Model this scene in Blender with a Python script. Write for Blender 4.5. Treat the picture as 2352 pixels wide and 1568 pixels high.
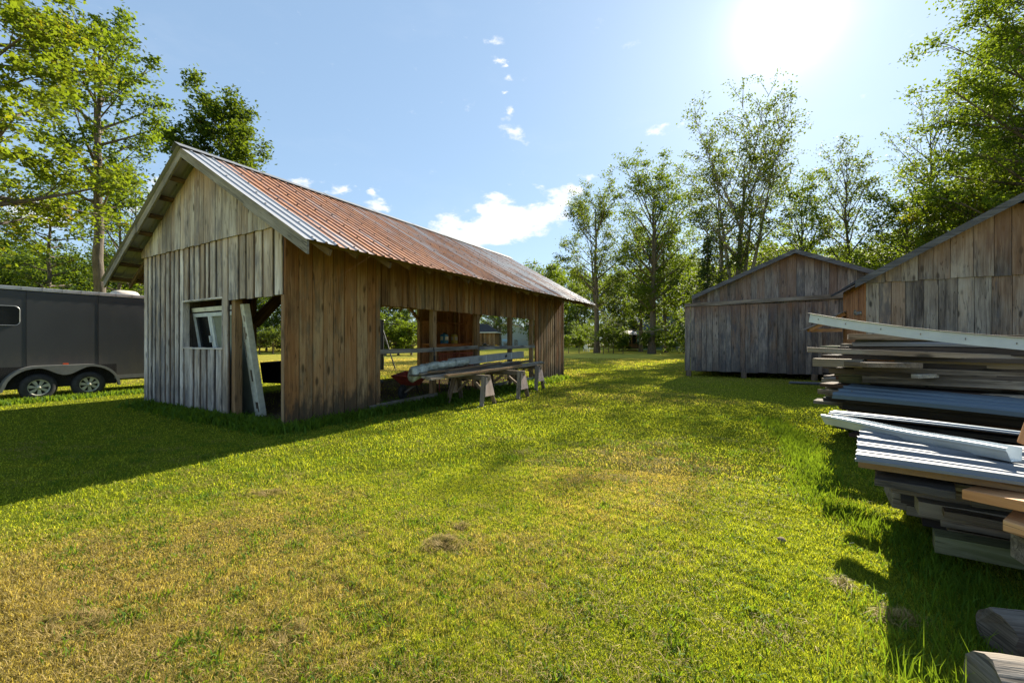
import bpy, math, random
import numpy as np
from mathutils import Vector, Matrix
for _o in list(bpy.data.objects): bpy.data.objects.remove(_o)
SC = bpy.context.scene
COL = SC.collection
R = math.radians
# ---------------------------------------------------------------- camera
F, CX, HY, CH = 957.0, 1176.0, 783.0, 1.5          # focal length in reference units, centre, horizon, eye height
cam_d = bpy.data.cameras.new('camera'); cam = bpy.data.objects.new('camera', cam_d); COL.objects.link(cam)
cam.location = (0, 0, CH); cam.rotation_euler = (R(90), 0, 0)
cam_d.lens = 36 * F / 2352; cam_d.sensor_width = 36; cam_d.clip_end = 3000; cam_d.clip_start = 0.05
SC.camera = cam
# ---------------------------------------------------------------- sun and sky
SUN_AZ, SUN_EL = math.atan2(.6625, 1.0), R(33.0)    # azimuth measured from +Y towards +X
sd = bpy.data.lights.new('sun', 'SUN'); sun = bpy.data.objects.new('sun', sd); COL.objects.link(sun)
sd.energy = 5.0; sd.angle = R(.5); sd.color = (1.0, .92, .76)
_dir = Vector((math.sin(SUN_AZ)*math.cos(SUN_EL), math.cos(SUN_AZ)*math.cos(SUN_EL), math.sin(SUN_EL)))
sun.rotation_euler = _dir.to_track_quat('Z', 'Y').to_euler()
SC.view_settings.view_transform = 'Standard'; SC.view_settings.look = 'None'
SC.view_settings.exposure = 1.64; SC.view_settings.gamma = 1
SC.render.engine = 'CYCLES'
SC.cycles.max_bounces = 6; SC.cycles.diffuse_bounces = 3; SC.cycles.transmission_bounces = 3
SC.cycles.transparent_max_bounces = 4; SC.cycles.caustics_reflective = False; SC.cycles.caustics_refractive = False

class NT:
    """small helper round a node tree"""
    def __init__(s, nt): s.t = nt; nt.nodes.clear()
    def n(s, typ, ins=None, **kw):
        o = s.t.nodes.new(typ)
        for k, v in kw.items(): setattr(o, k, v)
        for k, v in (ins or {}).items():
            sk = o.inputs[k]
            if isinstance(v, bpy.types.NodeSocket): s.t.links.new(v, sk)
            elif isinstance(v, bpy.types.Node): s.t.links.new(v.outputs[0], sk)
            else: sk.default_value = v
        return o
    def m(s, op, a, b=0.0, c=0.0, clamp=False):
        o = s.n('ShaderNodeMath', {0: a, 1: b, 2: c}, operation=op); o.use_clamp = clamp; return o.outputs[0]
    def vm(s, op, a, b=(0, 0, 0)):
        return s.n('ShaderNodeVectorMath', {0: a, 1: b}, operation=op).outputs[0]
    def noise(s, vec, scale=1.0, detail=3.0, rough=.5, out='Fac'):
        return s.n('ShaderNodeTexNoise', {'Vector': vec, 'Scale': scale, 'Detail': detail, 'Roughness': rough}).outputs[out]
    def mix(s, f, a, b, blend='MIX'):
        o = s.n('ShaderNodeMix', data_type='RGBA', blend_type=blend)
        for i, v in ((0, f), (6, a), (7, b)):
            if isinstance(v, bpy.types.NodeSocket): s.t.links.new(v, o.inputs[i])
            else: o.inputs[i].default_value = v if i == 0 else (tuple(v) + (1,))[:4]
        return o.outputs[2]
    def ramp(s, f, stops, interp='LINEAR'):
        o = s.n('ShaderNodeValToRGB', {0: f}); cr = o.color_ramp; cr.interpolation = interp
        while len(cr.elements) < len(stops): cr.elements.new(.5)
        for e, (p, c) in zip(cr.elements, stops):
            e.position = p; e.color = (c, c, c, 1) if not hasattr(c, '__len__') else (tuple(c) + (1,))[:4]
        return o.outputs[0]
    def step(s, v, a, b):
        return s.n('ShaderNodeMapRange', {0: v, 1: a, 2: b}, interpolation_type='SMOOTHSTEP').outputs[0]

W = bpy.data.worlds.new('World'); SC.world = W; W.use_nodes = True
w = NT(W.node_tree)
sky = w.n('ShaderNodeTexSky', sky_type='NISHITA', sun_disc=False, sun_elevation=SUN_EL, sun_rotation=SUN_AZ)
sky.air_density = 1.0; sky.dust_density = .35; sky.ozone_density = 1.2; sky.altitude = 100
tc = w.n('ShaderNodeTexCoord').outputs['Generated']
sx = w.n('ShaderNodeSeparateXYZ', {0: tc})
yy = w.m('MAXIMUM', sx.outputs[1], .02)
pu = w.m('DIVIDE', sx.outputs[0], yy); pv = w.m('DIVIDE', sx.outputs[2], yy)   # direction on the sky
warp = w.noise(w.vm('MULTIPLY', tc, (1, 1, 2.0)), 8, 6, .65, 'Color')
wv = w.n('ShaderNodeSeparateXYZ', {0: warp})
pu2 = w.m('ADD', pu, w.m('MULTIPLY', w.m('SUBTRACT', wv.outputs[0], .5), .16))
pv2 = w.m('ADD', pv, w.m('MULTIPLY', w.m('SUBTRACT', wv.outputs[1], .5), .07))
CLOUDS = [(1165, 505, 80, 30), (1140, 470, 30, 20), (1215, 500, 70, 16), (1130, 537, 70, 16), (1250, 475, 34, 14), (1290, 455, 28, 17), (1325, 440, 22, 10),
          (1355, 410, 20, 9), (1022, 512, 26, 16), (1015, 545, 40, 12), (858, 463, 26, 13), (880, 478, 20, 8), (838, 431, 12, 10), (772, 432, 18, 8),
          (1130, 97, 18, 14), (1137, 143, 9, 6), (1144, 156, 7, 5), (1158, 181, 15, 6), (1157, 214, 9, 4), (1183, 255, 14, 16), (1180, 306, 28, 18),
          (1508, 300, 24, 9), (1530, 284, 18, 6), (1235, 430, 18, 8), (1100, 545, 60, 18), (60, 470, 70, 22), (120, 500, 60, 16), (355, 425, 26, 20),
          (700, 415, 22, 8), (330, 470, 60, 20), (660, 412, 12, 5)]
acc = None
for (x, y, rx, ry) in CLOUDS:
    a = w.m('MULTIPLY', w.m('SUBTRACT', pu2, (x - CX) / F), F / rx)
    b = w.m('MULTIPLY', w.m('SUBTRACT', pv2, (HY - y) / F), F / ry)
    d = w.m('ADD', w.m('MULTIPLY', a, a), w.m('MULTIPLY', b, b))
    g = w.m('EXPONENT', w.m('MULTIPLY', d, -.7))
    acc = g if acc is None else w.m('ADD', acc, g)
fine = w.noise(w.vm('MULTIPLY', tc, (1, 1, 2.2)), 26, 7, .62)
cm = w.step(w.m('ADD', acc, w.m('MULTIPLY', w.m('SUBTRACT', fine, .5), 2.6)), .34, 1.30)
cm = w.m('MULTIPLY', cm, w.m('GREATER_THAN', sx.outputs[1], .05))
thin = w.m('MULTIPLY', w.step(w.noise(w.vm('MULTIPLY', tc, (1, 1, 3)), 3.2, 6, .6), .5, .85), .10)
cm = w.m('MAXIMUM', cm, thin)
gm = w.n('ShaderNodeGamma', {0: sky.outputs[0], 1: .44}); skyc = w.mix(1.0, gm.outputs[0], (1.86, 2.32, 2.76), 'MULTIPLY')
cloud_rgb = w.mix(w.noise(tc, 20, 4, .6), (6.3, 6.5, 6.8), (7.6, 7.6, 7.6))
skyc = w.mix(w.m('MULTIPLY', cm, .92), skyc, cloud_rgb)
# bright aureole of the sun, a direction in the sky
nrmv = w.n('ShaderNodeVectorMath', {0: tc}, operation='NORMALIZE').outputs[0]
dt = w.n('ShaderNodeVectorMath', {0: nrmv, 1: tuple(_dir)}, operation='DOT_PRODUCT').outputs['Value']
ang = w.m('ARCCOSINE', w.m('MINIMUM', dt, .99999))
au = w.m('ADD', w.m('MULTIPLY', w.m('EXPONENT', w.m('MULTIPLY', w.m('POWER', w.m('DIVIDE', ang, .070), 2.0), -1.0)), 4.5), w.m('MULTIPLY', w.m('EXPONENT', w.m('DIVIDE', ang, -.20)), .5))
skyc = w.mix(1.0, skyc, w.mix(0.0, w.n('ShaderNodeCombineXYZ', {0: au, 1: w.m('MULTIPLY', au, .97), 2: w.m('MULTIPLY', au, .88)}).outputs[0], (0, 0, 0)), 'ADD')
bg = w.n('ShaderNodeBackground', {0: skyc, 1: .054})
w.n('ShaderNodeOutputWorld', {0: bg})

# ---------------------------------------------------------------- small helpers
def at(x, y, Y): return Vector(((x - CX) / F * Y, Y, CH + (HY - y) / F * Y))
def gz(x, y): return .012 * max(0.0, y - 50.0) if y < 160 else 1.32
def gat(x, Y): X = (x - CX) / F * Y; return Vector((X, Y, gz(X, Y)))
def tag(o, label=None, cat=None, group=None, kind=None):
    if label: o['label'] = label
    if cat: o['category'] = cat
    if group: o['group'] = group
    if kind: o['kind'] = kind
    return o
def empty(name, loc=(0, 0, 0), rz=0, label=None, cat=None, group=None):
    o = bpy.data.objects.new(name, None); COL.objects.link(o); o.empty_display_size = .2
    o.location = loc; o.rotation_euler = (0, 0, rz)
    return tag(o, label, cat, group)
def copy_tree(o, parent=None):
    c = o.copy(); COL.objects.link(c); c.parent = parent
    for ch in o.children: copy_tree(ch, c)
    return c
def npmesh(name, verts, faces, mats, attrs=None, smooth=False, fm=None):
    """verts (n,3); faces: (m,k) array"""
    me = bpy.data.meshes.new(name); verts = np.asarray(verts, np.float32); faces = np.asarray(faces, np.int32)
    me.vertices.add(len(verts)); me.vertices.foreach_set('co', verts.ravel())
    k = faces.shape[1]; me.loops.add(faces.size); me.loops.foreach_set('vertex_index', faces.ravel())
    me.polygons.add(len(faces)); me.polygons.foreach_set('loop_start', np.arange(0, faces.size, k, dtype=np.int32))
    me.polygons.foreach_set('loop_total', np.full(len(faces), k, np.int32))
    if fm is not None: me.polygons.foreach_set('material_index', np.asarray(fm, np.int32))
    if smooth: me.polygons.foreach_set('use_smooth', np.ones(len(faces), bool))
    for m in mats: me.materials.append(m)
    for an, (t, arr) in (attrs or {}).items():
        a = me.attributes.new(an, t, 'POINT')
        a.data.foreach_set('value' if t == 'FLOAT' else 'vector', np.asarray(arr, np.float32).ravel())
    me.update(calc_edges=True); return me
def link(name, me, parent=None):
    o = bpy.data.objects.new(name, me); COL.objects.link(o); o.parent = parent; return o

class MB:
    """mesh collector; every solid carries its own grain coordinates g and a random number rnd"""
    def __init__(s, seed=0): s.v = []; s.f = []; s.g = []; s.r = []; s.mi = []; s.sm = []; s.rn = random.Random(seed)
    def add(s, pts, faces, l=Vector((1, 0, 0)), w=Vector((0, 1, 0)), t=Vector((0, 0, 1)), rnd=None, mi=0, smooth=False):
        rnd = s.rn.random() if rnd is None else rnd
        off = Vector((s.rn.uniform(-40, 40), s.rn.uniform(-40, 40), s.rn.uniform(-40, 40))); n0 = len(s.v)
        for p in pts:
            p = Vector(p); s.v.append(p); s.g.append((p.dot(l) + off.x, p.dot(w) + off.y, p.dot(t) + off.z)); s.r.append(rnd)
        for f in faces: s.f.append([i + n0 for i in f]); s.mi.append(mi); s.sm.append(smooth)
    def hexa(s, p, **k):
        p = [Vector(q) for q in p]
        vol = (p[1] - p[0]).cross(p[3] - p[0]).dot(p[4] - p[0])
        fs = [(0, 3, 2, 1), (4, 5, 6, 7), (0, 1, 5, 4), (1, 2, 6, 5), (2, 3, 7, 6), (3, 0, 4, 7)]
        if vol < 0: fs = [f[::-1] for f in fs]
        s.add(p, fs, **k)
    def box(s, x0, x1, y0, y1, z0, z1, ax='x', **k):
        a = {'x': (Vector((1, 0, 0)), Vector((0, 1, 0)), Vector((0, 0, 1))), 'y': (Vector((0, 1, 0)), Vector((1, 0, 0)), Vector((0, 0, 1))),
             'z': (Vector((0, 0, 1)), Vector((1, 0, 0)), Vector((0, 1, 0)))}[ax]
        s.hexa([(x0, y0, z0), (x1, y0, z0), (x1, y1, z0), (x0, y1, z0), (x0, y0, z1), (x1, y0, z1), (x1, y1, z1), (x0, y1, z1)], l=a[0], w=a[1], t=a[2], **k)
    def bar(s, a, b, wd, th, up=Vector((0, 0, 1)), segs=1, sag=0, wob=0, **k):
        """rectangular bar from a to b (centre line of the section), wd across, th along up"""
        a = Vector(a); b = Vector(b); l = (b - a).normalized(); sd = l.cross(up)
        if sd.length < 1e-4: sd = l.cross(Vector((0, 1, 0)))
        sd.normalize(); u = sd.cross(l).normalized()
        pts = []; rn = s.rn
        for i in range(segs + 1):
            t = i / segs; c = a.lerp(b, t) - u * sag * 4 * t * (1 - t) + (sd * rn.uniform(-wob, wob) + u * rn.uniform(-wob, wob))
            for (p, q) in ((-1, -1), (1, -1), (1, 1), (-1, 1)): pts.append(c + sd * p * wd / 2 + u * q * th / 2)
        fs = [(3, 2, 1, 0)]
        for i in range(segs):
            o = 4 * i
            for j in range(4): fs.append((o + j, o + (j + 1) % 4, o + 4 + (j + 1) % 4, o + 4 + j))
        o = 4 * segs; fs.append((o, o + 1, o + 2, o + 3))
        s.add(pts, fs, l=l, w=sd, t=u, **k)
    def tube(s, pts, rad, n=8, cap=True, **k):
        pts = [Vector(p) for p in pts]; rad = rad if hasattr(rad, '__len__') else [rad] * len(pts); V = []; fs = []
        for i, p in enumerate(pts):
            d = (pts[min(i + 1, len(pts) - 1)] - pts[max(i - 1, 0)]).normalized()
            e1 = d.cross(Vector((0, 0, 1)))
            if e1.length < .05: e1 = d.cross(Vector((0, 1, 0)))
            e1.normalize(); e2 = e1.cross(d)
            for j in range(n): an = 2 * math.pi * j / n; V.append(p + (e1 * math.cos(an) + e2 * math.sin(an)) * rad[i])
        for i in range(len(pts) - 1):
            for j in range(n): fs.append((i * n + j, i * n + (j + 1) % n, (i + 1) * n + (j + 1) % n, (i + 1) * n + j))
        k.setdefault('smooth', True); l = (pts[-1] - pts[0]).normalized()
        w_ = l.cross(Vector((0, 0, 1)));
        if w_.length < .05: w_ = Vector((1, 0, 0))
        w_.normalize(); s.add(V, fs, l=l, w=w_, t=w_.cross(l), **k)
        if cap:
            k['smooth'] = False
            for i in (0, len(pts) - 1):
                ring = V[i * n:(i + 1) * n]; f = list(range(n)); s.add(ring, [f if i else f[::-1]], l=l, w=w_, t=w_.cross(l), **k)
    def lathe(s, c, axis, prof, n=24, **k):
        """prof: list of (offset along axis, radius)"""
        c = Vector(c); axis = Vector(axis).normalized(); e1 = axis.cross(Vector((0, 0, 1)))
        if e1.length < .05: e1 = Vector((1, 0, 0))
        e1.normalize(); e2 = axis.cross(e1); V = []; fs = []
        for (h, r) in prof:
            for j in range(n): an = 2 * math.pi * j / n; V.append(c + axis * h + (e1 * math.cos(an) + e2 * math.sin(an)) * r)
        for i in range(len(prof) - 1):
            for j in range(n): fs.append((i * n + j, i * n + (j + 1) % n, (i + 1) * n + (j + 1) % n, (i + 1) * n + j))
        k.setdefault('smooth', True); s.add(V, fs, l=axis, w=e1, t=e2, **k)
    def build(s, name, mats, parent=None, bevel=0, solid=0):
        me = bpy.data.meshes.new(name); me.from_pydata([tuple(p) for p in s.v], [], s.f)
        a = me.attributes.new('g', 'FLOAT_VECTOR', 'POINT'); a.data.foreach_set('vector', np.array(s.g, np.float32).ravel())
        a = me.attributes.new('rnd', 'FLOAT', 'POINT'); a.data.foreach_set('value', np.array(s.r, np.float32))
        for m in (mats if isinstance(mats, (list, tuple)) else [mats]): me.materials.append(m)
        me.polygons.foreach_set('material_index', np.array(s.mi, np.int32)); me.polygons.foreach_set('use_smooth', np.array(s.sm, bool)); me.update()
        o = link(name, me, parent)
        if bevel: b = o.modifiers.new('bevel', 'BEVEL'); b.width = bevel; b.segments = 2; b.limit_method = 'ANGLE'; b.angle_limit = R(50)
        if solid: b = o.modifiers.new('solid', 'SOLIDIFY'); b.thickness = solid
        return o

def boards(mb, a0, a1, z0, z1, P, wd=(.15, .24), th=.022, off=0.0, batten=0.0, jit=.012, gap=.004, cut=(), rb=(0, 1), brnd=None, mi=0):
    """vertical boards along a wall; P(a, n, z) -> point, n outwards; z0/z1 floats or functions of a"""
    f0 = z0 if callable(z0) else (lambda a: z0); f1 = z1 if callable(z1) else (lambda a: z1); rn = mb.rn
    edges = [a0]
    while edges[-1] < a1 - wd[0] * .6: edges.append(min(a1, edges[-1] + rn.uniform(*wd)))
    edges[-1] = a1
    ez = (P(0, 0, 1) - P(0, 0, 0)); ea = (P(1, 0, 0) - P(0, 0, 0)); en = (P(0, 1, 0) - P(0, 0, 0))
    for i in range(len(edges) - 1):
        e_ = [rn.uniform(-.18, .18) * min(gap, .03) for _ in range(4)]
        b0, b1 = edges[i] + gap / 2, edges[i + 1] - gap / 2; o = off + rn.uniform(-.003, .003); j0 = rn.uniform(-jit, jit); j1 = rn.uniform(-.3 * jit, .3 * jit)
        t = th * rn.uniform(.9, 1.1)
        mb.hexa([P(b0 + e_[0], o, f0(b0) + j0), P(b1 + e_[1], o, f0(b1) + j0), P(b1 + e_[1], o + t, f0(b1) + j0), P(b0 + e_[0], o + t, f0(b0) + j0),
                 P(b0 + e_[2], o, f1(b0) + j1), P(b1 + e_[3], o, f1(b1) + j1), P(b1 + e_[3], o + t, f1(b1) + j1), P(b0 + e_[2], o + t, f1(b0) + j1)], l=ez, w=ea, t=en, rnd=rn.uniform(*rb), mi=mi)
        if batten and i:
            c = edges[i]; h = batten / 2 * rn.uniform(.85, 1.15); o2 = off + th + .006; j0 = rn.uniform(-jit, jit)
            if rn.random() < .1: continue
            mb.hexa([P(c - h, o2, f0(c) + j0), P(c + h, o2, f0(c) + j0), P(c + h, o2 + .02, f0(c) + j0), P(c - h, o2 + .02, f0(c) + j0),
                     P(c - h, o2, f1(c - h)), P(c + h, o2, f1(c + h)), P(c + h, o2 + .02, f1(c + h)), P(c - h, o2 + .02, f1(c - h))],
                    l=ez, w=ea, t=en, rnd=rn.uniform(*(brnd or rb)), mi=mi)
# ---------------------------------------------------------------- materials
def newmat(name):
    m = bpy.data.materials.new(name); m.use_nodes = True; return m, NT(m.node_tree)
def out(q, sh, disp=None): q.n('ShaderNodeOutputMaterial', {0: sh})
def plain(name, col, rough=.6, metal=0, spec=.5, var=.15, scale=6, bump=.0):
    m, q = newmat(name); p = q.n('ShaderNodeTexCoord').outputs['Object']
    nz = q.noise(p, scale, 5, .6); c2 = tuple(x * (1 - var) for x in col); c3 = tuple(min(1, x * (1 + var)) for x in col)
    c = q.ramp(nz, [(.3, c2), (.7, c3)])
    b = q.n('ShaderNodeBsdfPrincipled', {'Base Color': c, 'Roughness': rough, 'Metallic': metal, 'Specular IOR Level': spec})
    if bump: q.t.links.new(q.n('ShaderNodeBump', {'Height': q.noise(p, scale * 8, 4), 'Strength': bump, 'Distance': .01}).outputs[0], b.inputs['Normal'])
    out(q, b); return m
def wood(name, dark, mid, light, tint=None, tamt=.5, stain=None, knots=.7, rough=.85, blue=None, top=None, scale=1.0, bumpk=1.0, bl=.75):
    """weathered boards: per-board tone, grain along the board, knots, blotches, optional mildew near the ground, unweathered zone under an edge"""
    m, q = newmat(name); g = q.n('ShaderNodeAttribute', attribute_name='g').outputs['Vector']; r = q.n('ShaderNodeAttribute', attribute_name='rnd').outputs['Fac']
    wrp = q.vm('MULTIPLY', q.noise(q.vm('MULTIPLY', g, (.9 * scale, 3 * scale, 3 * scale)), 1, 2, .5, 'Color'), (0, .06, .06))
    gg = q.vm('ADD', g, wrp)
    grain = q.noise(q.vm('MULTIPLY', gg, (.9 * scale, 26 * scale, 26 * scale)), 1, 6, .65)
    fib = q.noise(q.vm('MULTIPLY', gg, (5 * scale, 150 * scale, 150 * scale)), 1, 3, .6)
    blo = q.noise(q.vm('MULTIPLY', g, (1.1 * scale, 5 * scale, 5 * scale)), 1, 5, .6)
    v = q.m('ADD', q.m('MULTIPLY', grain, .50), q.m('MULTIPLY', blo, .50)); v = q.m('ADD', .5, q.m('MULTIPLY', q.m('SUBTRACT', v, .5), 1.35))
    v = q.m('ADD', v, q.m('MULTIPLY', q.m('SUBTRACT', r, .5), .30)); v = q.m('ADD', v, q.m('MULTIPLY', q.m('SUBTRACT', fib, .5), .20))
    c = q.ramp(v, [(.26, dark), (.48, mid), (.72, light)])
    if tint:
        tm = q.step(q.m('ADD', q.noise(q.vm('MULTIPLY', g, (.7, 2.5, 2.5)), 1, 4, .6), q.m('MULTIPLY', q.m('SUBTRACT', q.m('FRACT', q.m('MULTIPLY', r, 7.31)), .5), .5)), .42, .75)
        c = q.mix(q.m('MULTIPLY', tm, tamt), c, q.mix(grain, tuple(x * .6 for x in tint), tint))
    ck = q.m('ABSOLUTE', q.m('SUBTRACT', q.noise(q.vm('MULTIPLY', gg, (.55 * scale, 15 * scale, 15 * scale)), 1, 2, .5), .5)); c = q.mix(q.m('MULTIPLY', q.m('SUBTRACT', 1.0, q.step(ck, .003, .016)), .65), c, tuple(x * .35 for x in dark))
    if blue:
        bm = q.step(q.m('ADD', q.noise(q.vm('MULTIPLY', g, (1.3, 6, 6)), 1.3, 5, .65), q.m('MULTIPLY', q.m('SUBTRACT', q.m('FRACT', q.m('MULTIPLY', r, 13.7)), .5), .25)), .50, .72)
        c = q.mix(q.m('MULTIPLY', bm, bl), c, blue)
    if knots:
        vo = q.n('ShaderNodeTexVoronoi', {'Vector': q.vm('MULTIPLY', gg, (2.0, 5.5, 5.5)), 'Scale': 1.0, 'Randomness': 1.0})
        kd = q.m('SUBTRACT', 1.0, q.step(vo.outputs['Distance'], .09, .24)); pick = q.m('GREATER_THAN', q.n('ShaderNodeSeparateXYZ', {0: vo.outputs['Color']}).outputs[0], .45)
        c = q.mix(q.m('MULTIPLY', q.m('MULTIPLY', kd, pick), knots), c, tuple(x * .22 for x in mid))
    ob = q.n('ShaderNodeTexCoord').outputs['Object']; oz = q.n('ShaderNodeSeparateXYZ', {0: ob}).outputs[2]
    if stain:
        z1, col, amt = stain; nz = q.noise(q.vm('MULTIPLY', g, (2.5, 7, 7)), 1, 5, .65)
        sm = q.step(q.m('ADD', q.m('DIVIDE', oz, z1), q.m('MULTIPLY', q.m('SUBTRACT', nz, .5), 2.4)), 1.0, .25)
        c = q.mix(q.m('MULTIPLY', sm, amt), c, col)
    if top:
        za, zb, col, amt = top; nz = q.noise(q.vm('MULTIPLY', g, (1.5, 9, 9)), 1, 4, .6)
        sm = q.step(q.m('ADD', oz, q.m('MULTIPLY', q.m('SUBTRACT', nz, .5), 1.1)), za, zb)
        c = q.mix(q.m('MULTIPLY', sm, amt), c, q.mix(grain, tuple(x * .6 for x in col), col))
    h = q.m('ADD', grain, q.m('MULTIPLY', fib, .5))
    bp = q.n('ShaderNodeBump', {'Height': h, 'Strength': .55 * bumpk, 'Distance': .006})
    b = q.n('ShaderNodeBsdfPrincipled', {'Base Color': c, 'Roughness': rough, 'Specular IOR Level': .25, 'Normal': bp})
    out(q, b); return m
def leafmat(name, ca, cb, cc, trans=.5, autumn=None):
    m, q = newmat(name); r = q.n('ShaderNodeAttribute', attribute_name='rnd').outputs['Fac']; oi = q.n('ShaderNodeObjectInfo')
    p = q.n('ShaderNodeTexCoord').outputs['Object']; nz = q.noise(p, .45, 3, .6)
    v = q.m('ADD', q.m('MULTIPLY', r, .55), q.m('MULTIPLY', nz, .45)); v = q.m('ADD', v, q.m('MULTIPLY', q.m('SUBTRACT', oi.outputs['Random'], .5), .15))
    c = q.ramp(v, [(.2, ca), (.5, cb), (.8, cc)])
    if autumn:
        c = q.mix(q.m('MULTIPLY', q.step(q.noise(p, .8, 2, .5), .56, .70), q.step(r, .2, .7)), c, autumn)
    tcol = q.mix(.5, c, (.30, .34, .02)); tcol = q.mix(1.0, tcol, (1.15, 1.28, .75), 'MULTIPLY')
    d = q.n('ShaderNodeBsdfPrincipled', {'Base Color': c, 'Roughness': .62, 'Specular IOR Level': .12})
    t = q.n('ShaderNodeBsdfTranslucent', {'Color': tcol})
    out(q, q.n('ShaderNodeMixShader', {0: trans, 1: d, 2: t})); return m
def lawn_colour(q, blade):
    """green, straw and brown patches of the lawn, shared by the ground sheet and the blades"""
    p = q.n('ShaderNodeNewGeometry').outputs['Position'] if not blade else q.n('ShaderNodeAttribute', attribute_name='root').outputs['Vector']
    sp = q.n('ShaderNodeSeparateXYZ', {0: p})
    big = q.noise(p, .30, 4, .55); med = q.noise(p, 1.5, 5, .65); fin = q.noise(p, 9, 4, .65)
    dry = q.m('ADD', q.m('MULTIPLY', big, .75), q.m('MULTIPLY', med, .40)); dry = q.m('ADD', dry, q.m('MULTIPLY', q.m('SUBTRACT', fin, .5), .55))
    # worn, dry patches where the photo has them (circles on the ground)
    for (cx, cy, rr, am) in DRY:
        dx = q.m('DIVIDE', q.m('SUBTRACT', sp.outputs[0], cx), rr); dy = q.m('DIVIDE', q.m('SUBTRACT', sp.outputs[1], cy), rr * 1.3)
        e = q.m('EXPONENT', q.m('MULTIPLY', q.m('ADD', q.m('MULTIPLY', dx, dx), q.m('MULTIPLY', dy, dy)), -1.0))
        dry = q.m('ADD', dry, q.m('MULTIPLY', e, am))
    dry = q.step(dry, .47, 1.02)
    r = q.n('ShaderNodeAttribute', attribute_name='rnd').outputs['Fac'] if blade else fin
    grn = q.ramp(r, [(.1, (.082, .125, .010)), (.5, (.19, .222, .017)), (.9, (.31, .33, .034))])
    str_ = q.ramp(r, [(.1, (.13, .10, .032)), (.5, (.26, .21, .065)), (.9, (.41, .33, .13))])
    f = q.m('ADD', q.m('MULTIPLY', dry, .9), q.m('MULTIPLY', q.m('SUBTRACT', q.m('FRACT', q.m('MULTIPLY', r, 17.3)), .5), .60)) if blade else q.m('MULTIPLY', dry, .85)
    f = q.step(f, .30, .62) if blade else f
    return q.mix(f, grn, str_), fin
# (x, y, radius, amount): negative = lush
DRY = [(1.6, 4.9, 1.3, .34), (-2.4, 2.0, 1.5, .34), (-.3, 2.6, 1.2, .12), (-1.6, 3.6, 1.6, .04), (2.4, 11.8, 1.8, .16), (2.2, 2.5, .8, -.35), (4.6, 7.2, 1.3, -.35), (-.6, 6.6, 1.6, -.30),
       (2.1, 3.6, .7, -.2), (-6, 7.2, 2.5, -.3), (-10, 11, 3, -.25), (.8, 1.6, .6, -.2), (-14, 34, 14, .30), (6, 46, 12, .35), (-4, 24, 6, .15)]
def lawnmat():
    m, q = newmat('lawn'); c, fin = lawn_colour(q, False)
    p = q.n('ShaderNodeNewGeometry').outputs['Position']; sp = q.n('ShaderNodeSeparateXYZ', {0: p})
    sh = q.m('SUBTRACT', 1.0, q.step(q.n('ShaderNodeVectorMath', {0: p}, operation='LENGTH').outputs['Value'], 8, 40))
    f2 = q.noise(p, 45, 4, .7); c = q.mix(q.m('MULTIPLY', q.m('SUBTRACT', 1.0, sh), .70), c, (.56, .50, .09)); c = q.mix(q.m('MULTIPLY', q.m('MULTIPLY', q.step(f2, .42, .62), .6), sh), c, (.05, .045, .012))  # far lawn paled: straw thatch plus backlit grass glow put into the colour
    # bare earth under the open shed
    ca, sa = .5045, .8634
    dx = q.m('SUBTRACT', sp.outputs[0], SHED0[0]); dy = q.m('SUBTRACT', sp.outputs[1], SHED0[1])
    u = q.m('ADD', q.m('MULTIPLY', dx, ca), q.m('MULTIPLY', dy, sa)); v = q.m('SUBTRACT', q.m('MULTIPLY', dy, ca), q.m('MULTIPLY', dx, sa))
    wob = q.m('MULTIPLY', q.m('SUBTRACT', q.noise(p, 1.1, 4, .6), .5), 2.4)
    e1 = q.m('MINIMUM', q.m('ADD', u, .2), q.m('SUBTRACT', 12.2, u)); e2 = q.m('MINIMUM', q.m('ADD', v, -.2), q.m('SUBTRACT', 5.9, v))
    e = q.step(q.m('ADD', q.m('MINIMUM', e1, e2), wob), .1, .8)
    c = q.mix(e, c, q.mix(q.noise(p, 14, 5, .7), (.09, .065, .035), (.20, .16, .10)))
    # gravel lane far off
    bp = q.n('ShaderNodeBump', {'Height': q.m('ADD', f2, fin), 'Strength': .9, 'Distance': .05})
    d = q.n('ShaderNodeBsdfDiffuse', {'Color': c, 'Roughness': 1.0, 'Normal': bp}); out(q, d); return m
def blademat():
    m, q = newmat('grass_blade'); c, _ = lawn_colour(q, True)
    d = q.n('ShaderNodeBsdfPrincipled', {'Base Color': c, 'Roughness': .6, 'Specular IOR Level': .2})
    t = q.n('ShaderNodeBsdfTranslucent', {'Color': q.mix(1.0, c, (2.1, 2.0, .9), 'MULTIPLY')})
    out(q, q.n('ShaderNodeMixShader', {0: .5, 1: d, 2: t})); return m
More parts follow.
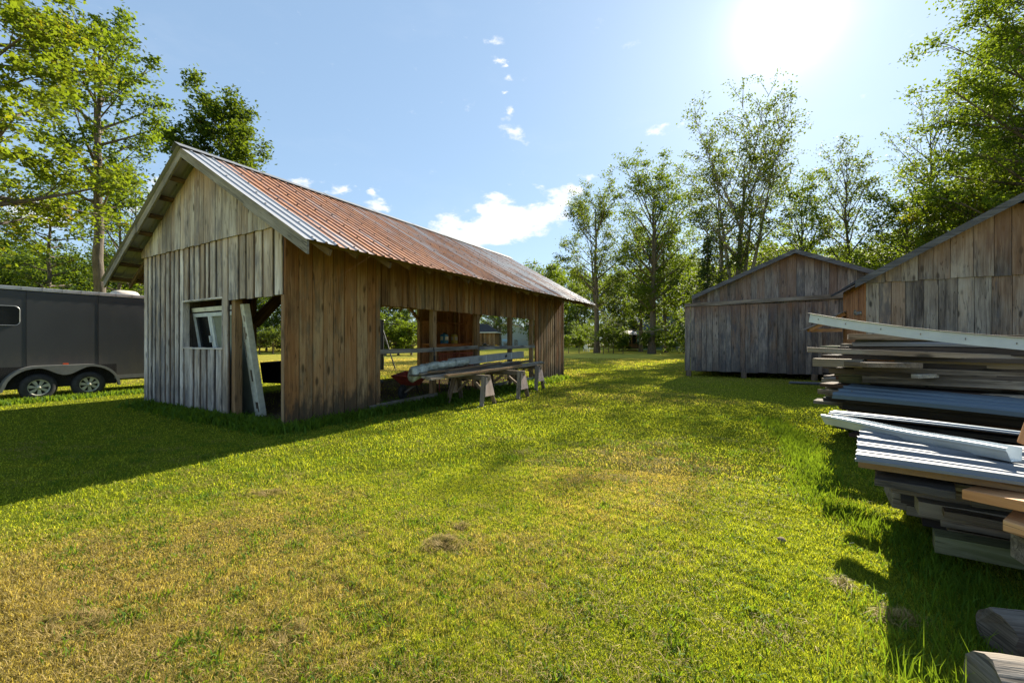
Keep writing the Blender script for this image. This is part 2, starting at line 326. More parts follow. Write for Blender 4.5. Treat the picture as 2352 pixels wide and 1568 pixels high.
def metalmat(name, base, rust_amt, streak=(3.0, .35), rough=.42, metal=.15):
    """galvanised sheet with rust running down the slope; g.x across the ribs, g.y down the sheet"""
    m, q = newmat(name); g = q.n('ShaderNodeAttribute', attribute_name='g').outputs['Vector']; r = q.n('ShaderNodeAttribute', attribute_name='rnd').outputs['Fac']
    n1 = q.noise(q.vm('MULTIPLY', g, (streak[0], streak[1], 0)), 1, 5, .6); n2 = q.noise(q.vm('MULTIPLY', g, (9, .9, 0)), 1, 5, .7); n3 = q.noise(g, 7, 6, .7)
    f = q.m('ADD', q.m('ADD', q.m('MULTIPLY', n1, .55), q.m('MULTIPLY', n2, .30)), q.m('MULTIPLY', n3, .15)); f = q.m('ADD', f, q.m('MULTIPLY', q.m('SUBTRACT', r, .5), .50))
    rm = q.step(f, .60 - rust_amt, .76 - rust_amt)
    rust = q.ramp(q.m('ADD', q.m('MULTIPLY', n3, .5), q.m('MULTIPLY', n2, .5)), [(.30, (.08, .034, .022)), (.45, (.20, .085, .048)), (.58, (.37, .15, .062)), (.74, (.43, .27, .16))])
    zn = q.mix(q.noise(q.vm('MULTIPLY', g, (22, 1.5, 0)), 1, 4, .6), tuple(x * .7 for x in base), base)
    c = q.mix(rm, zn, rust)
    b = q.n('ShaderNodeBsdfPrincipled', {'Base Color': c, 'Roughness': q.m('ADD', rough, q.m('MULTIPLY', rm, .35)), 'Metallic': q.m('MULTIPLY', q.m('SUBTRACT', 1, rm), metal), 'Specular IOR Level': .4,
               'Normal': q.n('ShaderNodeBump', {'Height': q.noise(g, 3, 3), 'Strength': .25, 'Distance': .02})})
    out(q, b); return m
def barkmat(name, ca, cb):
    m, q = newmat(name); p = q.n('ShaderNodeTexCoord').outputs['Object']
    n1 = q.noise(q.vm('MULTIPLY', p, (9, 9, 2)), 1.2, 6, .7); n2 = q.noise(p, .8, 3)
    c = q.ramp(q.m('ADD', q.m('MULTIPLY', n1, .7), q.m('MULTIPLY', n2, .3)), [(.35, ca), (.65, cb)])
    b = q.n('ShaderNodeBsdfPrincipled', {'Base Color': c, 'Roughness': .95, 'Specular IOR Level': .1, 'Normal': q.n('ShaderNodeBump', {'Height': n1, 'Strength': 1.0, 'Distance': .03})})
    out(q, b); return m
SHED0 = (-3.869, 7.107)
M = {}
M['front'] = wood('weathered_grey_boards', (.11, .095, .09), (.39, .345, .305), (.76, .70, .64), tint=(.42, .27, .13), tamt=.40, blue=(.13, .13, .15), stain=(.9, (.06, .055, .06), .45), top=(3.1, 3.75, (.50, .30, .13), .45))
M['gable'] = wood('gable_boards', (.12, .105, .09), (.34, .30, .265), (.64, .59, .53), tint=(.44, .27, .15), tamt=.3, blue=(.17, .16, .17), top=(4.0, 5.2, (.45, .24, .09), .55), knots=.9)
M['side'] = wood('brown_boards', (.055, .03, .015), (.21, .12, .055), (.41, .28, .15), tint=(.40, .17, .055), tamt=.6, blue=(.13, .105, .07), stain=(.75, (.045, .035, .025), .85), top=(2.3, 3.4, (.20, .085, .035), .75), knots=.8)
M['recess_shade'] = wood('dark_recess_shade_boards', (.022, .018, .018), (.055, .045, .04), (.11, .09, .075), tint=(.16, .075, .03), tamt=.6, blue=(.04, .04, .05))  # dark brown wood with the shade of recesses and gaps put into its colour
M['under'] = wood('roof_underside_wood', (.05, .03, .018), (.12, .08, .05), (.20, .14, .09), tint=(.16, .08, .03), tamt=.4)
M['inner'] = wood('inner_boards', (.15, .075, .035), (.36, .19, .095), (.50, .29, .15), tint=(.30, .12, .05), tamt=.5)
M['frame'] = wood('framing_lumber', (.10, .065, .035), (.24, .155, .085), (.38, .27, .16), tint=(.30, .15, .06), tamt=.5, knots=.6)
M['greybeam'] = wood('grey_timber', (.10, .09, .08), (.26, .24, .21), (.46, .43, .39), tint=(.30, .20, .12), tamt=.25, blue=(.10, .10, .11))
M['rake'] = wood('rake_board', (.07, .06, .05), (.19, .175, .15), (.34, .315, .275), tint=(.36, .26, .16), tamt=.3, knots=.7)
M['dirtyframe'] = wood('old_grey_wood', (.052, .042, .032), (.16, .122, .088), (.31, .26, .205), tint=(.22, .12, .06), tamt=.35)
M['barn'] = wood('barn_boards', (.055, .05, .05), (.17, .15, .14), (.33, .30, .275), tint=(.25, .13, .07), tamt=.45, blue=(.075, .078, .09), top=(3.9, 5.0, (.26, .12, .055), .6), stain=(.9, (.06, .06, .065), .5))
M['barndoor'] = wood('barn_door_boards', (.06, .052, .048), (.19, .165, .145), (.35, .315, .28), tint=(.27, .145, .08), tamt=.5, blue=(.08, .085, .10), top=(2.2, 3.2, (.24, .12, .06), .55), stain=(1.2, (.07, .068, .07), .5))
M['barn2'] = wood('near_barn_boards', (.06, .05, .048), (.20, .17, .15), (.38, .34, .30), tint=(.34, .18, .09), tamt=.45, blue=(.085, .085, .10), top=(2.7, 4.3, (.30, .14, .06), .55), knots=.9)
M['redside'] = wood('reddish_boards', (.16, .06, .02), (.38, .17, .07), (.52, .27, .13), tint=(.45, .20, .07), tamt=.5)
M['pile'] = wood('piled_lumber', (.05, .042, .035), (.165, .14, .115), (.35, .315, .27), tint=(.30, .18, .09), tamt=.5, blue=(.06, .056, .055), knots=.85, bl=.5)
M['pilelight'] = wood('bleached_lumber', (.08, .068, .055), (.25, .215, .175), (.47, .43, .36), tint=(.34, .23, .12), tamt=.4, knots=.8)
M['fresh'] = wood('fresh_sawn_wood', (.42, .18, .07), (.62, .31, .13), (.74, .45, .23), tint=(.60, .24, .09), tamt=.5, knots=.5, rough=.7, bumpk=.5)
M['moss'] = wood('mossy_timber', (.04, .038, .02), (.12, .11, .06), (.29, .27, .19), tint=(.14, .16, .05), tamt=.5)
M['log'] = wood('split_log', (.055, .045, .035), (.21, .175, .14), (.46, .41, .35), tint=(.25, .2, .15), tamt=.2, scale=.8, bumpk=2.2)
M['roof'] = metalmat('rusted_roof_metal', (.46, .46, .48), .07, streak=(4.5, .30), metal=.25)
M['sheet'] = metalmat('galvanised_sheet', (.19, .20, .22), -.22, rough=.62)
M['sheetblue'] = metalmat('blue_grey_sheet', (.12, .17, .22), -.35, rough=.6)
M['white'] = plain('white_aluminium', (.52, .56, .58), .5, 0, .4, .10, 5)
M['cream'] = plain('cream_paint', (.68, .67, .57), .6, 0, .4, .22, 9)
M['wpaint'] = plain('white_paint', (.62, .66, .66), .6, 0, .4, .12, 9)
M['black'] = plain('black_steel', (.012, .012, .013), .45, 0, .4, .3, 9)
M['dark'] = plain('dark_gap', (.02, .018, .016), .9)
M['glass'] = plain('dark_glass', (.006, .007, .008), .25, 0, .3, .1)
M['rubber'] = plain('rubber', (.035, .034, .034), .8, 0, .3, .35, 12, .2)
M['alu'] = plain('aluminium', (.40, .41, .41), .38, .7, .5, .12, 10)
M['rim'] = plain('dusty_alloy', (.44, .44, .35), .5, .35, .5, .25, 10)
M['fender'] = plain('fender_steel', (.17, .17, .16), .5, .3, .5, .18, 6)
M['trailer'] = plain('charcoal_panel', (.036, .037, .039), .38, 0, .5, .12, 1.2)
_m, _q = newmat('charcoal_panel_dusty'); _p = _q.n('ShaderNodeTexCoord').outputs['Object']; _z = _q.n('ShaderNodeSeparateXYZ', {0: _p}).outputs[2]
_n = _q.noise(_q.vm('MULTIPLY', _p, (1.2, 1.2, .5)), 1.5, 6, .7); _d = _q.step(_q.m('ADD', _z, _q.m('MULTIPLY', _q.m('SUBTRACT', _n, .5), 2.2)), 1.5, .35)
_c = _q.mix(_q.m('MULTIPLY', _d, .55), _q.mix(_n, (.030, .031, .033), (.048, .049, .050)), (.12, .105, .08))
out(_q, _q.n('ShaderNodeBsdfPrincipled', {'Base Color': _c, 'Roughness': _q.m('ADD', .30, _q.m('MULTIPLY', _n, .25)), 'Specular IOR Level': .5})); M['trailer'] = _m
M['dome'] = plain('cream_plastic', (.60, .52, .44), .5, 0, .4, .08)
M['orange'] = plain('orange_lens', (.7, .08, .01), .3)
M['shingle'] = plain('dark_roof', (.055, .055, .062), .9, 0, .2, .5, 14, .6)
M['fascia'] = wood('dark_fascia', (.045, .045, .05), (.095, .095, .105), (.17, .17, .18), knots=.3)
M['bark'] = barkmat('bark', (.05, .042, .035), (.17, .145, .12))
M['barklight'] = barkmat('grey_bark', (.09, .08, .07), (.28, .26, .23))
M['leaf'] = leafmat('leaves_green', (.028, .055, .010), (.05, .09, .014), (.085, .125, .02), .42)
M['leafdark'] = leafmat('leaves_dark_green', (.012, .034, .008), (.026, .058, .012), (.045, .085, .018), .35)
M['leafgrey'] = leafmat('leaves_dull_green', (.035, .052, .018), (.055, .078, .026), (.085, .11, .035), .40)
M['leafyellow'] = leafmat('leaves_yellow_green', (.035, .065, .01), (.08, .11, .014), (.17, .18, .02), .45, autumn=(.34, .20, .015))
M['leafbright'] = leafmat('leaves_bright_green', (.028, .058, .010), (.055, .095, .014), (.105, .15, .02), .45)
M['needle'] = leafmat('needles', (.010, .024, .010), (.018, .038, .014), (.03, .05, .018), .2)
M['weed'] = leafmat('weed_leaves', (.04, .09, .010), (.07, .14, .015), (.12, .20, .02), .45)
M['straw'] = leafmat('straw', (.14, .095, .03), (.27, .19, .07), (.38, .28, .11), .2)
M['lawn'] = lawnmat(); M['blade'] = blademat()
M['gravel'] = plain('gravel', (.38, .35, .31), .95, 0, .2, .2, 3)
M['carton'] = plain('pale_carton', (.30, .30, .28), .8, 0, .2, .15, 4)
M['plastic'] = plain('cloudy_plastic', (.36, .38, .32), .22, 0, .6, .55, 7, .8)
M['panel'] = plain('grey_green_panel', (.20, .22, .17), .6, 0, .4, .15, 4)
M['red'] = plain('faded_red_paint', (.30, .05, .03), .6, 0, .4, .35, 8)
M['blue'] = plain('blue_plastic', (.02, .16, .33), .45)
M['yellow'] = plain('yellow_plastic', (.42, .36, .05), .5)
M['label'] = plain('paper_label', (.42, .44, .40), .8)
M['pink'] = wood('pinkish_plywood', (.22, .15, .12), (.38, .27, .22), (.50, .38, .32), knots=.2)
M['rope'] = plain('rope', (.30, .22, .15), .9)
M['siding'] = plain('pale_blue_siding', (.42, .50, .56), .6, 0, .3, .06)
M['sidegreen'] = plain('sage_siding', (.20, .25, .18), .7, 0, .3, .06)
M['sidetan'] = plain('tan_siding', (.36, .34, .20), .7, 0, .3, .06)
M['slate'] = plain('slate_roof', (.05, .075, .095), .8, 0, .3, .2, 8)
M['roofpink'] = plain('pale_roof', (.50, .42, .42), .7, 0, .3, .3, 8)
M['yellowpaint'] = plain('bright_yellow', (.75, .42, .01), .5)
M['tarp'] = plain('blue_tarp', (.25, .42, .48), .5)
# ---------------------------------------------------------------- open-sided shed (local x = along the long side, y = across the gable front)
SHZ = math.atan2(.8634, .5045); UL, VW = 11.88, 5.66; VR = 2.83
shed = empty('open_shed', (SHED0[0], SHED0[1], 0), SHZ, 'large open-sided board and batten shed with a rusty ribbed metal roof', 'shed')
def shed_pt(u, v, z): return Vector((SHED0[0] + .5045 * u - .8634 * v, SHED0[1] + .8634 * u + .5045 * v, z))
def zr(v): return 5.33 - .57 * abs(v - VR)
PF = lambda a, n, z: Vector((-n, a, z))           # front wall, a = v
PS = lambda a, n, z: Vector((a, -n, z))           # side wall facing the camera, a = u
PB = lambda a, n, z: Vector((a, VW + n, z))       # back side
PE = lambda a, n, z: Vector((UL + n, a, z))       # far end
mb = MB(11)
gr = lambda a: .03 + .02 * math.sin(a * 3)
for (a_, c_, z0_, z1_, wd_, gp_) in ((0.0, 1.80, 2.29, 3.49, (.24, .36), .07), (1.80, 1.986, .04, 3.49, (.18, .2), .01), (1.986, 3.60, gr, 1.37, (.21, .35), .095), (1.986, 3.60, 2.34, 3.49, (.16, .27), .085), (3.60, VW, .07, 3.49, (.19, .28), .095)):
    boards(mb, a_, c_, z0_ if callable(z0_) else z0_ + .02, z1_, PF, (.2, .3), off=.0, rb=(.1, .9), jit=.004, gap=.001, mi=1)  # dark under-boards, recess shade deepened in their colour
    boards(mb, a_, c_, z0_, z1_ + .01, PF, wd_, off=.024, th=.020, rb=(.2, 1.0), jit=.012, gap=gp_)
mb.build('front_wall', [M['front'], M['recess_shade']], shed)
mb = MB(12)
boards(mb, -.02, VW + .02, 3.47, lambda a: min(zr(a) - .10, 5.25), PF, (.15, .30), off=.054, rb=(.2, 1.0), jit=.01, gap=.008)
mb.build('gable_boards', M['gable'], shed)
mb = MB(13)
boards(mb, -.02, 2.05, .03, 3.60, PS, (.2, .3), rb=(.1, .6), jit=.01)
boards(mb, -.02, 2.05, .01, 3.60, PS, (.19, .30), off=.024, rb=(.35, 1.0), jit=.03, gap=.014)
boards(mb, 2.05, 9.28, 2.29, 3.60, PS, (.2, .3), rb=(.0, .5), jit=.004)
boards(mb, 2.05, 9.28, 2.28, 3.60, PS, (.22, .36), off=.024, rb=(.1, 1.0), jit=.012, gap=.09)
boards(mb, 9.28, UL, .06, 3.60, PS, (.2, .3), rb=(.1, .7), jit=.02)
boards(mb, 9.28, UL, .06, 3.60, PS, (.17, .25), off=.024, th=.03, rb=(.2, 1), jit=.02, gap=.07)
mb.build('side_wall', M['side'], shed)
mb = MB(14)
boards(mb, 0, 2.5, .05, 3.60, PB, (.17, .25), rb=(.2, .8)); boards(mb, 9.3, UL, .05, 3.60, PB, (.17, .25), rb=(.2, .9))
boards(mb, 2.5, 9.3, 2.97, 3.60, PB, (.17, .25), rb=(.2, .8))
boards(mb, 4.5, VW, .05, 3.4, PE, (.17, .25), rb=(.2, .9)); boards(mb, 0, .85, .05, 3.4, PE, (.17, .25), rb=(.2, .8))
boards(mb, 0, VW, 3.0, lambda a: zr(a) - .1, PE, (.17, .25), off=.03, rb=(.2, .8))
mb.build('back_walls', M['inner'], shed)
def post(u, v, z1=3.4, s=.13, mat='frame', z0=0):
    b = MB(int(u * 10 + v * 100)); b.box(u - s / 2, u + s / 2, v - s / 2, v + s / 2, z0, z1, 'z'); b.build('post', M[mat], shed, bevel=.004)
for u in (3.87, 5.78, 7.68, 9.2): post(u, .09, 3.3)
for (u, v) in ((2.4, 5.56), (5.8, 5.56), (9.30, 5.56), (11.8, 5.56), (11.78, 4.45), (11.78, .09)): post(u, v, 3.3, .15)
post(.09, 1.735, 2.4, .13, 'frame'); b = MB(5); b.box(-.02, .05, .0, .09, -.02, 2.3, 'z'); b.build('door_stud', M['frame'], shed, bevel=.003)
post(.1, 5.5, 3.3)
b = MB(6)                                                                    # knee braces, each its own piece
for (p, q_) in (((9.3, 5.56, 2.35), (8.5, 5.56, 3.1)), ((2.4, 5.50, 2.0), (3.3, 5.50, 3.0)), ((11.78, 4.45, 2.35), (11.78, 3.7, 3.1)), ((5.8, 5.56, 2.35), (6.5, 5.56, 3.1))):
    b = MB(6); b.bar(p, q_, .10, .10 if p[0] != 2.4 else .30); b.build('knee_brace', M['frame'], shed)
b = MB(7)
b.box(0, UL, .03, .17, 3.33, 3.45, 'x'); b.box(0, UL, 5.5, 5.63, 2.97, 3.12, 'x'); b.box(.03, .12, .17, 5.5, 3.2, 3.32, 'y'); b.box(UL - .12, UL - .02, .17, 5.5, 3.05, 3.2, 'y')
b.box(.03, .12, .1, 1.8, 2.31, 2.44, 'y')
b.build('wall_plates', M['frame'], shed)
b = MB(8); b.bar((2.0, .04, 1.27), (5.75, .04, 1.33), .05, .10, segs=6, wob=.008); b.build('rail', M['greybeam'], shed)
b = MB(9); b.bar((5.78, .0, 1.30), (9.9, .0, 1.325), .05, .10, segs=6, wob=.008); b.build('rail', M['greybeam'], shed)
b = MB(10); b.bar((1.75, -.035, .11), (3.95, .03, .15), .06, .13, segs=4, wob=.004); b.build('bottom_plate', M['greybeam'], shed)
b = MB(101); b.bar((6.0, .05, .15), (9.3, .05, .17), .06, .10); b.build('bottom_plate', M['greybeam'], shed)
b = MB(102); b.bar((2.0, -.03, -.02), (2.0, -.03, .2), .12, .05); b.build('stub_post', M['frame'], shed)
# window opening trim
b = MB(15)
b.box(-.06, .06, 1.97, 3.62, 2.335, 2.365, 'y'); b.box(-.06, .06, 1.97, 3.62, 1.345, 1.372, 'y'); b.box(-.058, .06, 1.965, 1.99, 1.372, 2.335, 'z'); b.box(-.058, .06, 3.60, 3.625, 1.372, 2.335, 'z')
b.build('window_frame', M['front'], shed)
# inner face boards seen through the window, shade of the interior put into their dark colour
b = MB(16); boards(b, .05, 1.0, .1, 2.6, lambda a, n, z: Vector((a, 3.66 + n, z)), (.2, .3)); b.build('shade_toned_partition', M['recess_shade'], shed)
# rake boards: right slope in two lengths, left slope in two lengths
def rake(va, vb, u=-.40, w_=.19, nm='rake_board', mat='rake', seed=3, drop=.0):
    b = MB(seed); za, zb = zr(va) - .015 - drop, zr(vb) - .015 - drop
    b.hexa([(u, va, za - w_), (u, vb, zb - w_), (u + .04, vb, zb - w_), (u + .04, va, za - w_), (u, va, za), (u, vb, zb), (u + .04, vb, zb), (u + .04, va, za)],
           l=Vector((0, 1, -.57 if vb > va else .57)).normalized(), w=Vector((0, .5 if vb > va else -.5, .86)), t=Vector((1, 0, 0)), rnd=.6); b.build(nm, M[mat], shed, bevel=.003)
rake(VR, .42, seed=3); rake(.50, -1.24, u=-.425, w_=.21, seed=4); rake(VR, 5.0, seed=5); rake(4.95, VW + 1.22, u=-.42, seed=6)
rake(VR, -1.22, u=UL + .34, seed=7); rake(VR, VW + 1.22, u=UL + .34, seed=8)
# rafters and purlins, one part each slope run
for k in range(20):
    u = -.0 + k * .62 + .06
    for sgn in (-1, 1):
        b = MB(300 + k); ve = -1.02 - random.Random(k).uniform(-.05, .12) if sgn < 0 else VW + 1.15
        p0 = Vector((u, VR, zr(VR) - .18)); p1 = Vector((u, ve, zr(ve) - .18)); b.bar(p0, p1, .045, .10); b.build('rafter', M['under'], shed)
b = MB(17)
for sgn in (-1, 1):
    for i in range(8):
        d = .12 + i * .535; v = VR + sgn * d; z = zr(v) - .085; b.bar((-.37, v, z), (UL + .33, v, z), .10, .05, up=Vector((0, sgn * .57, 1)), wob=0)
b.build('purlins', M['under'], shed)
# metal roof: ribbed sheets
def roof_side(sgn, seed):
    rn = random.Random(seed); b = MB(seed); u = -.46; si = 0; srnd = [.05, .80, .90, .98, .92, .88, .80, .86, .74, .80, .78, .66, .76, .62, .72, .60, .62]
    nseg = 9; ve0 = -1.28 if sgn < 0 else VW + 1.28
    while u < UL + .40:
        sheet_w = .57 if si == 0 else .76; r = srnd[si % len(srnd)]; je = rn.uniform(-.02, .02); dz = rn.uniform(0, .004)
        prof = []
        for k in range(3 if si == 0 else 4):
            o = u + k * .19; prof += [(o, 0), (o + .125, 0), (o + .140, .024), (o + .168, .024), (o + .183, 0)]
        prof.append((u + sheet_w, 0)); prof = [p for p in prof if p[0] <= UL + .42]
        pts = []; fs = []; L = abs(ve0 - VR)
        for s_ in range(nseg + 1):
            t = s_ / nseg; v = VR + (-1 if sgn < 0 else 1) * (L * t + (je if s_ == nseg else 0)); wv_ = .006 * math.sin(t * 9 + si)
            sag = -.035 * math.sin(math.pi * t) * math.sin(math.pi * (u + .46) / 12.8)
            for (pu_, pz) in prof: pts.append((pu_, v, zr(v) + pz + wv_ * .5 + dz + sag))
        n = len(prof)
        for s_ in range(nseg):
            for k in range(n - 1): fs.append((s_ * n + k, (s_ + 1) * n + k, (s_ + 1) * n + k + 1, s_ * n + k + 1))
        b.add(pts, fs, l=Vector((1, 0, 0)), w=Vector((0, 1, 0)), t=Vector((0, 0, 1)), rnd=r, smooth=False)
        u += sheet_w; si += 1
    c = b                                                              # screw heads along the ribs
    for i in range(7):
        d = .3 + i * .62; v = VR + sgn * d
        for k in range(64):
            uu = -.46 + .154 + k * .19
            if uu < UL + .4 and (k + i) % 2 == 0: z = zr(v) + .022; c.box(uu - .011, uu + .011, v - .011, v + .011, z, z + .014, mi=1)
    b.build('metal_roof', [M['roof'], M['black']], shed)
roof_side(-1, 21); roof_side(1, 22)
b = MB(23)
for s_ in (-1, 1):
    for k in range(8):
        u0 = -.5 + k * 1.62; u1 = min(u0 + 1.6, UL + .44)
        b.hexa([(u0, VR, 5.385), (u1, VR, 5.38), (u1, VR + s_ * .20, 5.262), (u0, VR + s_ * .20, 5.266), (u0, VR, 5.389), (u1, VR, 5.384), (u1, VR + s_ * .20, 5.266), (u0, VR + s_ * .20, 5.27)], rnd=.3)
b.build('ridge_cap', M['sheet'], shed)
# corner shelves at the back
b = MB(24); b.box(9.35, 11.82, 4.75, 5.6, 1.36, 1.40); b.box(9.35, 11.82, 4.71, 4.75, 1.28, 1.41); b.box(11.2, 11.82, 4.5, 5.6, 1.402, 1.43); b.build('shelf', M['redside'], shed)
b = MB(25); b.box(9.35, 11.82, 5.1, 5.6, 2.33, 2.37); b.build('shelf', M['inner'], shed)
b = MB(26); b.box(9.4, 11.7, 4.85, 5.3, .55, .60); b.build('shelf', M['inner'], shed)

# ---- things kept in the shed
def jug(name, u, v, z, w_, h_, mat, label, cat):
    r = empty(name, shed_pt(u, v, z), SHZ, label, cat); b = MB(31)
    n = 20; prof = [(0, .92), (.03, 1), (.80, 1), (.90, .88), (.96, .55), (1, .40)]
    V = []; fs = []
    for (t, k) in prof:
        for j in range(n):
            an = 2 * math.pi * j / n; c, s_ = math.cos(an), math.sin(an); e = .6
            V.append((math.copysign(abs(c) ** e, c) * w_ / 2 * k, math.copysign(abs(s_) ** e, s_) * w_ * .38 * k, h_ * t))
    for i in range(len(prof) - 1):
        for j in range(n): fs.append((i * n + j, i * n + (j + 1) % n, (i + 1) * n + (j + 1) % n, (i + 1) * n + j))
    fs.append(tuple(range((len(prof) - 1) * n, len(prof) * n))); fs.append(tuple(range(n))[::-1]); b.add(V, fs, smooth=False); b.build('body', mat, r)
    b = MB(32); b.lathe((0, 0, h_), (0, 0, 1), [(0, w_ * .16), (.04, w_ * .16), (.04, .001)], 14); b.build('cap', M['black'], r)
    b = MB(33); b.box(-w_ / 2 - .004, -w_ / 2 + .01, -w_ * .2, w_ * .2, h_ * .35, h_ * .7); b.box(-w_ * .3, w_ * .3, -w_ * .38 - .006, -w_ * .38 + .01, h_ * .35, h_ * .7); b.build('paper_label', M['label'], r)
    return r
jug('plastic_drum', 10.25, 4.98, 1.402, .36, .45, M['blue'], 'blue plastic jug with a pale label on the corner shelf inside the shed', 'jug')
jug('plastic_pail', 10.95, 4.98, 1.402, .30, .44, M['yellow'], 'yellow plastic jug beside the blue one on the corner shelf', 'jug')
b = MB(34); pts = [shed_pt(8.6 + .25 * math.sin(t * 2.2), 3.2 + .12 * t, 3.1 - 1.7 * t) for t in [i / 12 for i in range(13)]]
b.tube(pts, .008, 5); tag(b.build('dangling_cord', M['rope']), 'thin pale cord dangling in front of the shelves inside the shed', 'cord')
b = MB(35); b.tube([shed_pt(3.80, .0, 1.36), shed_pt(3.79, -.03, 1.2), shed_pt(3.80, -.02, 1.05)], .012, 6)
for k in range(3): b.lathe(shed_pt(3.8, -.03, 1.12 - .05 * k), (1, .3, 0), [(-.02, .03), (.02, .03)], 8)
tag(b.build('chain_latch', M['black']), 'dark chain hanging on the rail at the first post of the open side', 'chain')
# big leaning door-and-window unit
du = empty('old_window_wall', shed_pt(.50, 1.55, .01), SHZ, 'large white door panel with a peeling edge and a window, leaning tilted inside the shed doorway', 'door unit')
du.rotation_euler = (Matrix.Rotation(SHZ, 3, 'Z') @ Matrix.Rotation(R(-8.5), 3, 'Y')).to_euler()
b = MB(41); b.box(-.06, .06, 0, .20, 0, 2.24, 'z', rnd=.6); o = b.build('peeling_stile', M['cream'], du, bevel=.006)
b = MB(42)
for (y0, y1, z0, z1) in ((.07, .11, 1.56, 1.80), (.02, .05, 1.90, 2.02), (.06, .12, .72, .95), (.03, .11, .16, .30), (.02, .06, .1, .3), (.15, .17, 1.2, 1.5), (.03, .06, 1.62, 1.68)): b.box(-.064, -.05, y0, y1, z0, z1)
b.build('rusty_hinges', M['dirtyframe'], du)
b = MB(43); b.box(-.05, .05, .205, 2.15, 2.15, 2.24, 'y'); b.build('head_rail', M['cream'], du, bevel=.004)
b = MB(44); b.box(-.01, .03, .205, 1.32, .02, 2.04); b.build('door_panel', M['panel'], du)
b = MB(45)
b.box(-.05, .04, 1.32, 1.40, .9, 2.10, 'z'); b.box(-.05, .04, 1.41, 1.47, .9, 2.10, 'z'); b.box(-.045, .04, .21, 2.15, 2.042, 2.12, 'y'); b.box(-.045, .04, 2.07, 2.15, .9, 2.04, 'z')
b.box(-.10, -.06, 1.42, 1.45, 1.50, 1.64); o = b.build('window_sash', M['wpaint'], du, bevel=.004)
b = MB(46); b.box(-.01, .0, 1.47, 2.07, .9, 2.04); b.build('window_pane', M['glass'], du)
# red wheelbarrow and black barrow
def barrow(loc, rz, mat, label, sc=1.0):
    r = empty('wheelbarrow', loc, rz, label, 'wheelbarrow'); r.scale = (sc, sc, sc)
    b = MB(51); T = [(-.40, -.33, .62), (.45, -.30, .62), (.45, .30, .62), (-.40, .33, .62)]; Bm = [(-.16, -.20, .32), (.18, -.18, .34), (.18, .18, .34), (-.16, .20, .32)]
    T = [(-.42, -.35, .66), (.50, -.33, .60), (.50, .33, .60), (-.42, .35, .66)]
    b.add(T + Bm, [(0, 1, 5, 4), (1, 2, 6, 5), (2, 3, 7, 6), (3, 0, 4, 7), (4, 5, 6, 7)]); b.build('tray', mat, r, solid=.012)
    b = MB(52); b.tube(T + [T[0]], .014, 6); b.build('tray_rim', mat, r)
    b = MB(53); b.lathe((.52, -.05, .19), (0, 1, 0), [(0, .06), (0, .13), (.0, .17), (.03, .19), (.07, .19), (.10, .17), (.10, .13), (.10, .06)], 20); b.build('wheel', M['rubber'], r)
    for s_ in (-1, 1):
        b = MB(54); b.bar((.55, s_ * .07, .19), (-.95, s_ * .30, .62), .035, .04); b.build('handle', M['dirtyframe'], r)
        b = MB(55); b.tube([(-.10, s_ * .22, .42), (-.30, s_ * .25, .0), (-.05, s_ * .25, .0), (.12, s_ * .18, .38)], .014, 6); b.build('leg', M['black'], r)
barrow(shed_pt(4.2, 1.15, 0), SHZ + R(200), M['red'], 'red wheelbarrow standing inside the shed left of the lumber on sawhorses')
barrow(shed_pt(5.9, .85, 0), SHZ + R(60), M['black'], 'black wheelbarrow half hidden behind the sawhorses', 1.05)
# black utility cart with tongue and jack
ct = empty('utility_cart', shed_pt(3.0, 3.4, 0), 0, 'black steel utility cart with a tow tongue and jack stand, parked inside the shed', 'cart')
# local x to the right in the view: from tub to tongue
c0 = shed_pt(3.0, 3.4, 0)
b = MB(61); x0, x1 = -1.35, .35
b.add([(x0, -.4, .95), (x1, -.4, .95), (x1, .5, .95), (x0, .5, .95), (x0 + .04, -.35, .42), (x1 - .25, -.35, .35), (x1 - .25, .45, .35), (x0 + .04, .45, .42)],
      [(0, 1, 5, 4), (1, 2, 6, 5), (2, 3, 7, 6), (3, 0, 4, 7), (4, 5, 6, 7)]); b.build('tub', M['black'], ct, solid=.02)
for s_ in (-.45, .53):
    b = MB(62); b.lathe((.55, s_, .2), (0, 1, 0), [(-.05, .05), (-.05, .14), (-.03, .2), (.03, .2), (.05, .14), (.05, .05)], 20); b.build('wheel', M['rubber'], ct)
b = MB(63); b.bar((-.9, .05, .38), (1.75, .05, .40), .07, .07); b.bar((.55, -.45, .2), (.55, .53, .2), .05, .05); b.bar((.55, .05, .2), (.55, .05, .38), .06, .06); b.build('chassis', M['black'], ct)
b = MB(64); b.tube([(1.5, .0, .62), (1.5, .0, .1)], .03, 8); b.tube([(1.5, 0, .4), (1.36, -.08, .0)], .016, 6); b.tube([(1.5, 0, .4), (1.64, -.08, .0)], .016, 6); b.bar((1.5, 0, .6), (1.62, -.03, .86), .03, .03); b.build('jack_stand', M['black'], ct)

